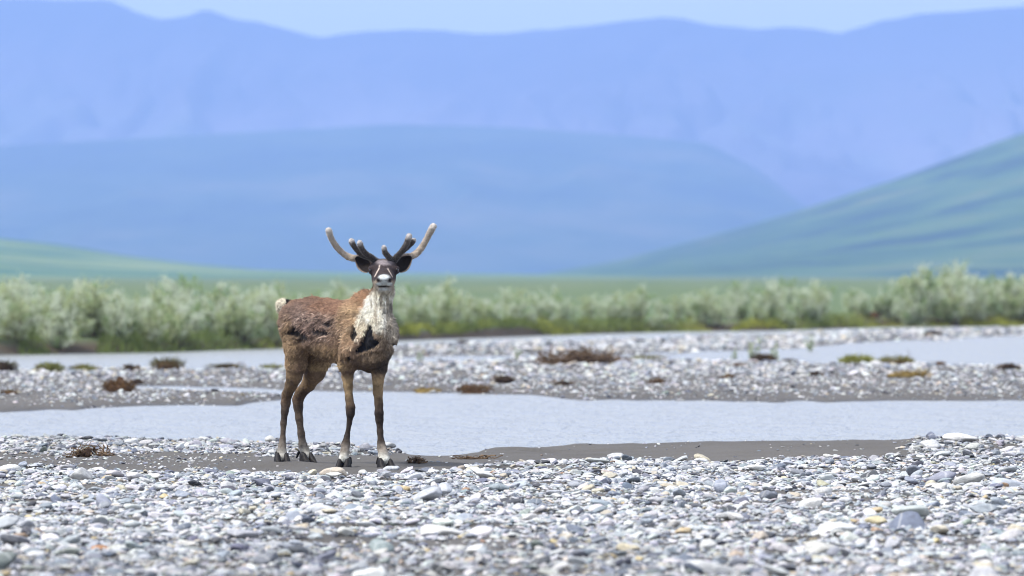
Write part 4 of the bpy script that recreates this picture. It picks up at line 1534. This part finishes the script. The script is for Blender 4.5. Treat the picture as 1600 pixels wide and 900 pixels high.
ORD = ['first', 'second', 'third', 'fourth', 'fifth', 'sixth', 'seventh', 'eighth', 'ninth', 'tenth', 'eleventh', 'twelfth', 'thirteenth', 'fourteenth', 'fifteenth', 'sixteenth', 'seventeenth', 'eighteenth']
for row, (back, step, h0, h1) in enumerate(((0.5, 50, 0.40, 0.85), (1.5, 50, 0.62, 1.0), (3.0, 52, 0.66, 1.14), (5.0, 66, 0.70, 1.22))):
    u = -420 + row * 15
    cnt = {}
    while u < 2020:
        uj = u + random.uniform(-14, 14)
        if uj < -40 or uj > 1640:
            lab = 'willow shrub of the far bank thicket past the picture edge'
        elif row >= 2:
            lab = ('willow shrub deep in the middle of the far bank thicket', 'willow shrub at the very back of the far bank thicket')[row - 2]
        else:
            sec = 0 if uj < 530 else (1 if uj < 1120 else 2)
            where = ('from the left picture edge', 'right of the caribou', 'from where the right hillside begins')[sec]
            k = cnt.get(sec, 0)
            cnt[sec] = k + 1
            lab = ORD[k] + (' low willow at the far water edge, ' if row == 0 else ' silvery second row willow on the far bank, ') + where
        gap = row == 0 and (840 < uj < 960 or 1030 < uj < 1090 or 1290 < uj < 1400 or 300 < uj < 340)
        if gap:
            if -40 <= uj <= 1640: cnt[sec] -= 1
        else:
            willow(uj, back + random.uniform(-0.3, 0.4), random.uniform(h0, h1), lab)
        u += step
willow(1437, 1.0, 1.02, 'tallest willow shrub on the far bank, at the right', 'tall willows at the right')
willow(1492, 1.2, 1.0, 'tall bushy willow just right of the tallest one', 'tall willows at the right')
willow(1575, 1.0, 1.0, 'rounded tall willow at the right edge of the picture', 'tall willows at the right')

# grass along the bank -------------------------------------------------------
nb = 26000
gu = rng.uniform(-480, 2080, nb)
gb = np.interp(gu, *zip(*BANK))
gd = FPX * HCAM / (gb - VH) + rng.gamma(1.4, 0.55, nb) - 0.45
gx = (gu - 800) / FPX * gd
gz = ground_z(gx, gd)
okb = fbm(gx * 0.8, gd * 0.3, seed=71, oct=2) > -0.25
gx, gd, gz = gx[okb], gd[okb], gz[okb]
nb = len(gx)
dr = np.stack([rng.normal(0, 0.35, nb), rng.normal(0, 0.35, nb), np.ones(nb)], 1)
gV, gF = leaf_cards(np.stack([gx, gd, gz - 0.02], 1), dr, rng.uniform(0.08, 0.24, nb), rng.uniform(0.010, 0.02, nb), rng)
gy = smooth(-0.2, 0.4, fbm(gx * 0.35, gd * 0.1, seed=73))[:, None]
gc = (np.array((0.32, 0.34, 0.07)) * gy + np.array((0.17, 0.22, 0.07)) * (1 - gy)) * rng.uniform(0.7, 1.25, (nb, 1))
tag(link(bpy.data.objects.new('grass', mesh_np('grass', gV, gF, MAT_GRASS, False, np.repeat(gc, 4, axis=0)))), 'yellow green grass fringing the far bank', 'grass', kind='stuff')

# sods, driftwood and sprouts -------------------------------------------------
MAT_SOD = mat_vcol('peat_sod', 0.95, 0.1, bump=(22, 0.9, 0.03), var=(9, 0.4))
MAT_TWIG = mat_plain('dry_driftwood', (0.07, 0.046, 0.03), 0.9, 0.1, var=(12, (0.20, 0.14, 0.09)))


def sod(u, v, w, h, colr, label, group, blades=0, bladec=(0.2, 0.2, 0.05), twigs=0, seed=0, near=False):
    r = np.random.default_rng(900 + seed)
    d = dist_of_row(v)
    k = d / FPX
    x = (u - 800) * k
    W, H = w * k, h * k
    V, F = stone_verts(300 + seed)
    V = V * (0.95 + 0.55 * fbm(V[:, 0] * 2.6, V[:, 1] * 2.6, V[:, 2] * 2.6 + seed, seed=seed, oct=4))[:, None]
    V = V * np.array((W * 0.52, min(W * 0.42, 0.6), H * 0.95))
    V[:, 2] = np.maximum(V[:, 2], -0.03)
    cn = fbm(V[:, 0] * 9 / max(W, .2), V[:, 1] * 9 / max(W, .2), V[:, 2] * 12, seed=seed + 3)
    cc = np.array(colr)[None] * (1 + 0.6 * cn)[:, None]
    e = tag(link(bpy.data.objects.new('sod_clump', None)), label, 'turf clump', group)
    e.location = (x, d, max(float(ground_z(x, d)), Z_WATER) - 0.005)
    link(bpy.data.objects.new('peat', mesh_np('peat', V, F, MAT_SOD, True, np.clip(cc, 0.005, 0.6))), e)
    if blades:
        a = r.uniform(0, 6.283, blades)
        q = np.sqrt(r.random(blades))
        bx, by = np.cos(a) * q * W * 0.48, np.sin(a) * q * min(W * 0.4, 0.5)
        bz = H * 0.6 * np.sqrt(np.clip(1 - q * q, 0, 1))
        dv = np.stack([np.cos(a) * 0.6 + r.normal(0, 0.4, blades), np.sin(a) * 0.6 + r.normal(0, 0.4, blades), r.uniform(0.2, 1.1, blades)], 1)
        bV_, bF_ = leaf_cards(np.stack([bx, by, bz], 1), dv, r.uniform(0.35, 0.9, blades) * max(H, 0.06), r.uniform(0.006, 0.013, blades), r)
        bc = np.array(bladec)[None] * r.uniform(0.6, 1.4, (blades, 1))
        link(bpy.data.objects.new('grass_blades', mesh_np('grass_blades', bV_, bF_, MAT_GRASS, False, np.repeat(bc, 4, axis=0))), e)['kind'] = 'stuff'
    if twigs:
        tb = []
        for _ in range(twigs):
            p = np.array((r.uniform(-0.5, 0.5) * W, r.uniform(-0.3, 0.3) * min(W, 0.8), r.uniform(0.1, 0.6) * H))
            dv = np.array((r.normal(0, 1), r.normal(0, 0.6), r.uniform(-0.1, 0.5)))
            dv /= np.linalg.norm(dv)
            L = r.uniform(0.12, 0.35) * max(W, 0.15)
            path = [p + dv * L * t + np.array((0, 0, 0.15 * L * math.sin(3 * t))) + r.normal(0, 0.012, 3) for t in np.linspace(0, 1, 5)]
            rr = r.uniform(0.004, 0.010)
            tb.append(tube(path, [rr, rr * 0.9, rr * 0.8, rr * 0.6, rr * 0.3], 4))
        tV_, tF_ = merge(tb)
        link(bpy.data.objects.new('twigs', mesh_np('twigs', tV_, tF_, MAT_TWIG)), e)['kind'] = 'stuff'
    return e


BR, DK, YL, GN = (0.085, 0.050, 0.028), (0.030, 0.021, 0.016), (0.21, 0.155, 0.06), (0.11, 0.115, 0.045)
G1 = 'clumps of washed up turf and roots on the far gravel bars'
SODS = [
    (185, 612, 46, 20, BR, 'round rusty brown turf clump at the left, by the near channel', 60, (0.15, 0.09, 0.04), 12),
    (214, 596, 22, 8, DK, 'small dark clod just behind the rusty clump at the left', 0, None, 4),
    (14, 616, 30, 9, BR, 'low brown clod at the left edge beside the near channel', 10, (0.12, 0.09, 0.04), 4),
    (10, 580, 34, 18, DK, 'dark root clump at the left edge of the far gravel', 30, (0.10, 0.09, 0.04), 8),
    (78, 580, 44, 14, GN, 'green topped turf clump second from the left edge', 90, (0.20, 0.21, 0.06), 4),
    (130, 579, 44, 10, GN, 'long low green turf strip near the left edge', 90, (0.22, 0.22, 0.07), 2),
    (205, 580, 26, 12, DK, 'narrow dark turf clump between green ones at the left', 10, (0.12, 0.1, 0.05), 5),
    (262, 578, 48, 20, BR, 'brown mound of turf behind the pale stones, left of the caribou', 60, (0.15, 0.14, 0.06), 8),
    (350, 576, 66, 9, DK, 'long thin dark turf strip left of the caribou hind quarters', 50, (0.15, 0.14, 0.06), 3),
    (425, 576, 40, 8, GN, 'small green turf strip touching the caribou outline at the left', 60, (0.2, 0.2, 0.06), 2),
    (668, 607, 46, 8, YL, 'flat yellow brown sod right of the caribou at the water', 50, (0.26, 0.19, 0.07), 2),
    (742, 608, 54, 15, BR, 'shaggy brown root mass at the water, right of the caribou', 70, (0.13, 0.08, 0.04), 16),
    (786, 599, 34, 14, DK, 'dark bent sod leaning right of the shaggy root mass', 10, (0.1, 0.07, 0.04), 8),
    (880, 602, 36, 8, DK, 'low dark clod on the gravel left of centre right', 8, (0.1, 0.07, 0.04), 3),
    (1025, 599, 28, 10, BR, 'small domed brown clod alone on the gravel at centre right', 20, (0.12, 0.08, 0.04), 2),
    (1137, 591, 24, 7, BR, 'tiny brown clod between the two domed clods', 8, (0.12, 0.08, 0.04), 2),
    (1426, 590, 62, 12, YL, 'straw coloured flat turf clump on the gravel at the right', 90, (0.30, 0.22, 0.08), 3),
    (1276, 588, 20, 10, DK, 'small dark forked root left of the straw coloured clump', 0, None, 6),
    (1192, 564, 36, 16, DK, 'dark brown clod under the sparse willow sprouts', 20, (0.14, 0.1, 0.05), 6),
    (1234, 561, 24, 8, DK, 'little dark clod just right of the willow sprouts', 0, None, 3),
    (1156, 573, 28, 6, BR, 'thin brown sod below the willow sprouts', 6, (0.12, 0.08, 0.04), 3),
    (1010, 561, 58, 8, GN, 'long low greenish turf strip right of the brush pile', 70, (0.2, 0.18, 0.06), 3),
    (1340, 564, 54, 15, GN, 'bright green grass tuft on the gravel at the right', 150, (0.27, 0.28, 0.07), 0),
    (1400, 565, 54, 15, BR, 'brown ended grass tuft beside the bright green one', 110, (0.22, 0.21, 0.07), 3),
    (1465, 570, 26, 7, BR, 'small reddish clod right of the grass tufts', 6, (0.15, 0.09, 0.05), 3),
    (1576, 578, 34, 11, DK, 'dark twiggy clod near the right edge', 20, (0.14, 0.1, 0.05), 8),
    (1456, 525, 30, 9, DK, 'blackish clod on the farthest gravel at the right', 0, None, 3),
    (1355, 508, 42, 9, BR, 'brown earth lump under the bank at the right', 10, (0.14, 0.1, 0.05), 3),
    (724, 538, 20, 8, DK, 'dark clod at the foot of the bank right of the caribou', 0, None, 3),
    (1105, 528, 30, 6, DK, 'dark strip of sod below the bank at centre right', 0, None, 3),
]
for i, (u, v, w, h, c, lab, nbl, bc, ntg) in enumerate(SODS):
    sod(u, v, w, h, c, lab, G1, nbl * 3 + 20, bc or (0.07, 0.05, 0.03), ntg * 2, seed=i)


def tangle(u, v, w, h, label, n, seed, rmax=0.008, spread=0.5, cat='driftwood', name='driftwood_tangle', clods=3):
    r = np.random.default_rng(1500 + seed)
    d = dist_of_row(v)
    k = d / FPX
    W, H = w * k, h * k
    x = (u - 800) * k
    e = tag(link(bpy.data.objects.new(name, None)), label, cat)
    e.location = (x, d, float(ground_z(x, d)))
    tb = []
    for _ in range(n):
        a = r.uniform(-0.5, 0.5)
        p = np.array((a * W, r.normal(0, 0.14) * W * spread * 2, max(0.004, r.uniform(0.0, 0.65) * H * (1 - abs(a) * 1.2))))
        dv = np.array((r.normal(0, 1), r.normal(0, 0.5), r.normal(0.05, 0.35)))
        dv /= np.linalg.norm(dv)
        L = r.uniform(0.25, 0.6) * W
        bend = r.normal(0, 0.25, 3) * L
        path = []
        for t in np.linspace(-0.5, 0.5, 8):
            q = p + dv * L * t + bend * (0.25 - t * t) + r.normal(0, 0.004, 3)
            q[2] = min(max(q[2], 0.003), H * 1.02)
            path.append(q)
        rr = r.uniform(0.3, 1.0) * rmax
        tb.append(tube(path, [rr * (1 - 0.65 * i / 7) for i in range(8)], 5))
    V, F = merge(tb)
    link(bpy.data.objects.new('twigs', mesh_np('twigs', V, F, MAT_TWIG)), e)['kind'] = 'stuff'
    for q in range(clods):
        V, F = stone_verts(700 + seed * 5 + q)
        V = V * np.array((W * 0.14, W * 0.12, H * 0.34)) * r.uniform(0.7, 1.2)
        o = link(bpy.data.objects.new('root_clod', mesh_np('root_clod', V, F, MAT_SOD, True, np.tile(np.array((0.05, 0.032, 0.022)), (len(V), 1)))), e)
        o.location = (r.uniform(-0.32, 0.2) * W, r.uniform(-0.05, 0.05), H * 0.18)
    return e


tangle(138, 713, 66, 30, 'brown tangle of roots and twigs on the near gravel at the left', 60, 1, 0.007)
tangle(905, 569, 116, 28, 'long brown brush pile lying on the far gravel at centre', 170, 2, 0.016, cat='brush pile', name='brush_pile', clods=6)
tangle(651, 728, 24, 18, 'small dark clot of roots on the sand beside the left front hoof', 40, 3, 0.006)
tangle(1566, 731, 26, 10, 'reddish root scrap between stones at the right edge', 12, 4, 0.006, clods=1)
tangle(1405, 757, 24, 6, 'small brown twig scrap in the gravel at right', 8, 5, 0.005, clods=1)
tangle(745, 716, 66, 6, 'thin dark line of wet debris on the sand right of the caribou', 30, 6, 0.006, clods=4)


def sprout(u, v, h, label, seed, leaves=True):
    st, fo = WILLOWS[seed % len(WILLOWS)]
    d = dist_of_row(v)
    x = (u - 800) / FPX * d
    H = h * d / FPX
    e = tag(link(bpy.data.objects.new('willow_sprout', None)), label, 'sprout', 'sparse sprouts on the far gravel bars')
    e.location = (x, d, max(float(ground_z(x, d)), Z_WATER - 0.03))
    e.rotation_euler = (0, 0, seed * 1.7)
    sm, fm = SPROUTS[seed % len(SPROUTS)]
    e.scale = (H * 0.8, H * 0.8, H)
    link(bpy.data.objects.new('stems', sm), e)
    link(bpy.data.objects.new('foliage', fm), e)


SPROUTS = [willow_meshes(800 + k, nst=8, ntw=26, nlf=22, leafl=0.10) for k in range(3)]
sprout(1148, 562, 20, 'low pale willow sprout left of the dark clod on the far gravel', 0)
sprout(1178, 564, 34, 'tallest willow sprout on the far gravel, above the dark clod', 1)
sprout(1212, 563, 28, 'thin willow sprout right of the dark clod on the far gravel', 2)
sprout(655, 567, 18, 'faint sprout beside the caribou chest on the far gravel', 4)
sprout(808, 563, 18, 'faint sprout left of the brush pile', 5)
sprout(1266, 545, 26, 'reddish bare sprout on the gravel right of the willow sprouts', 3)
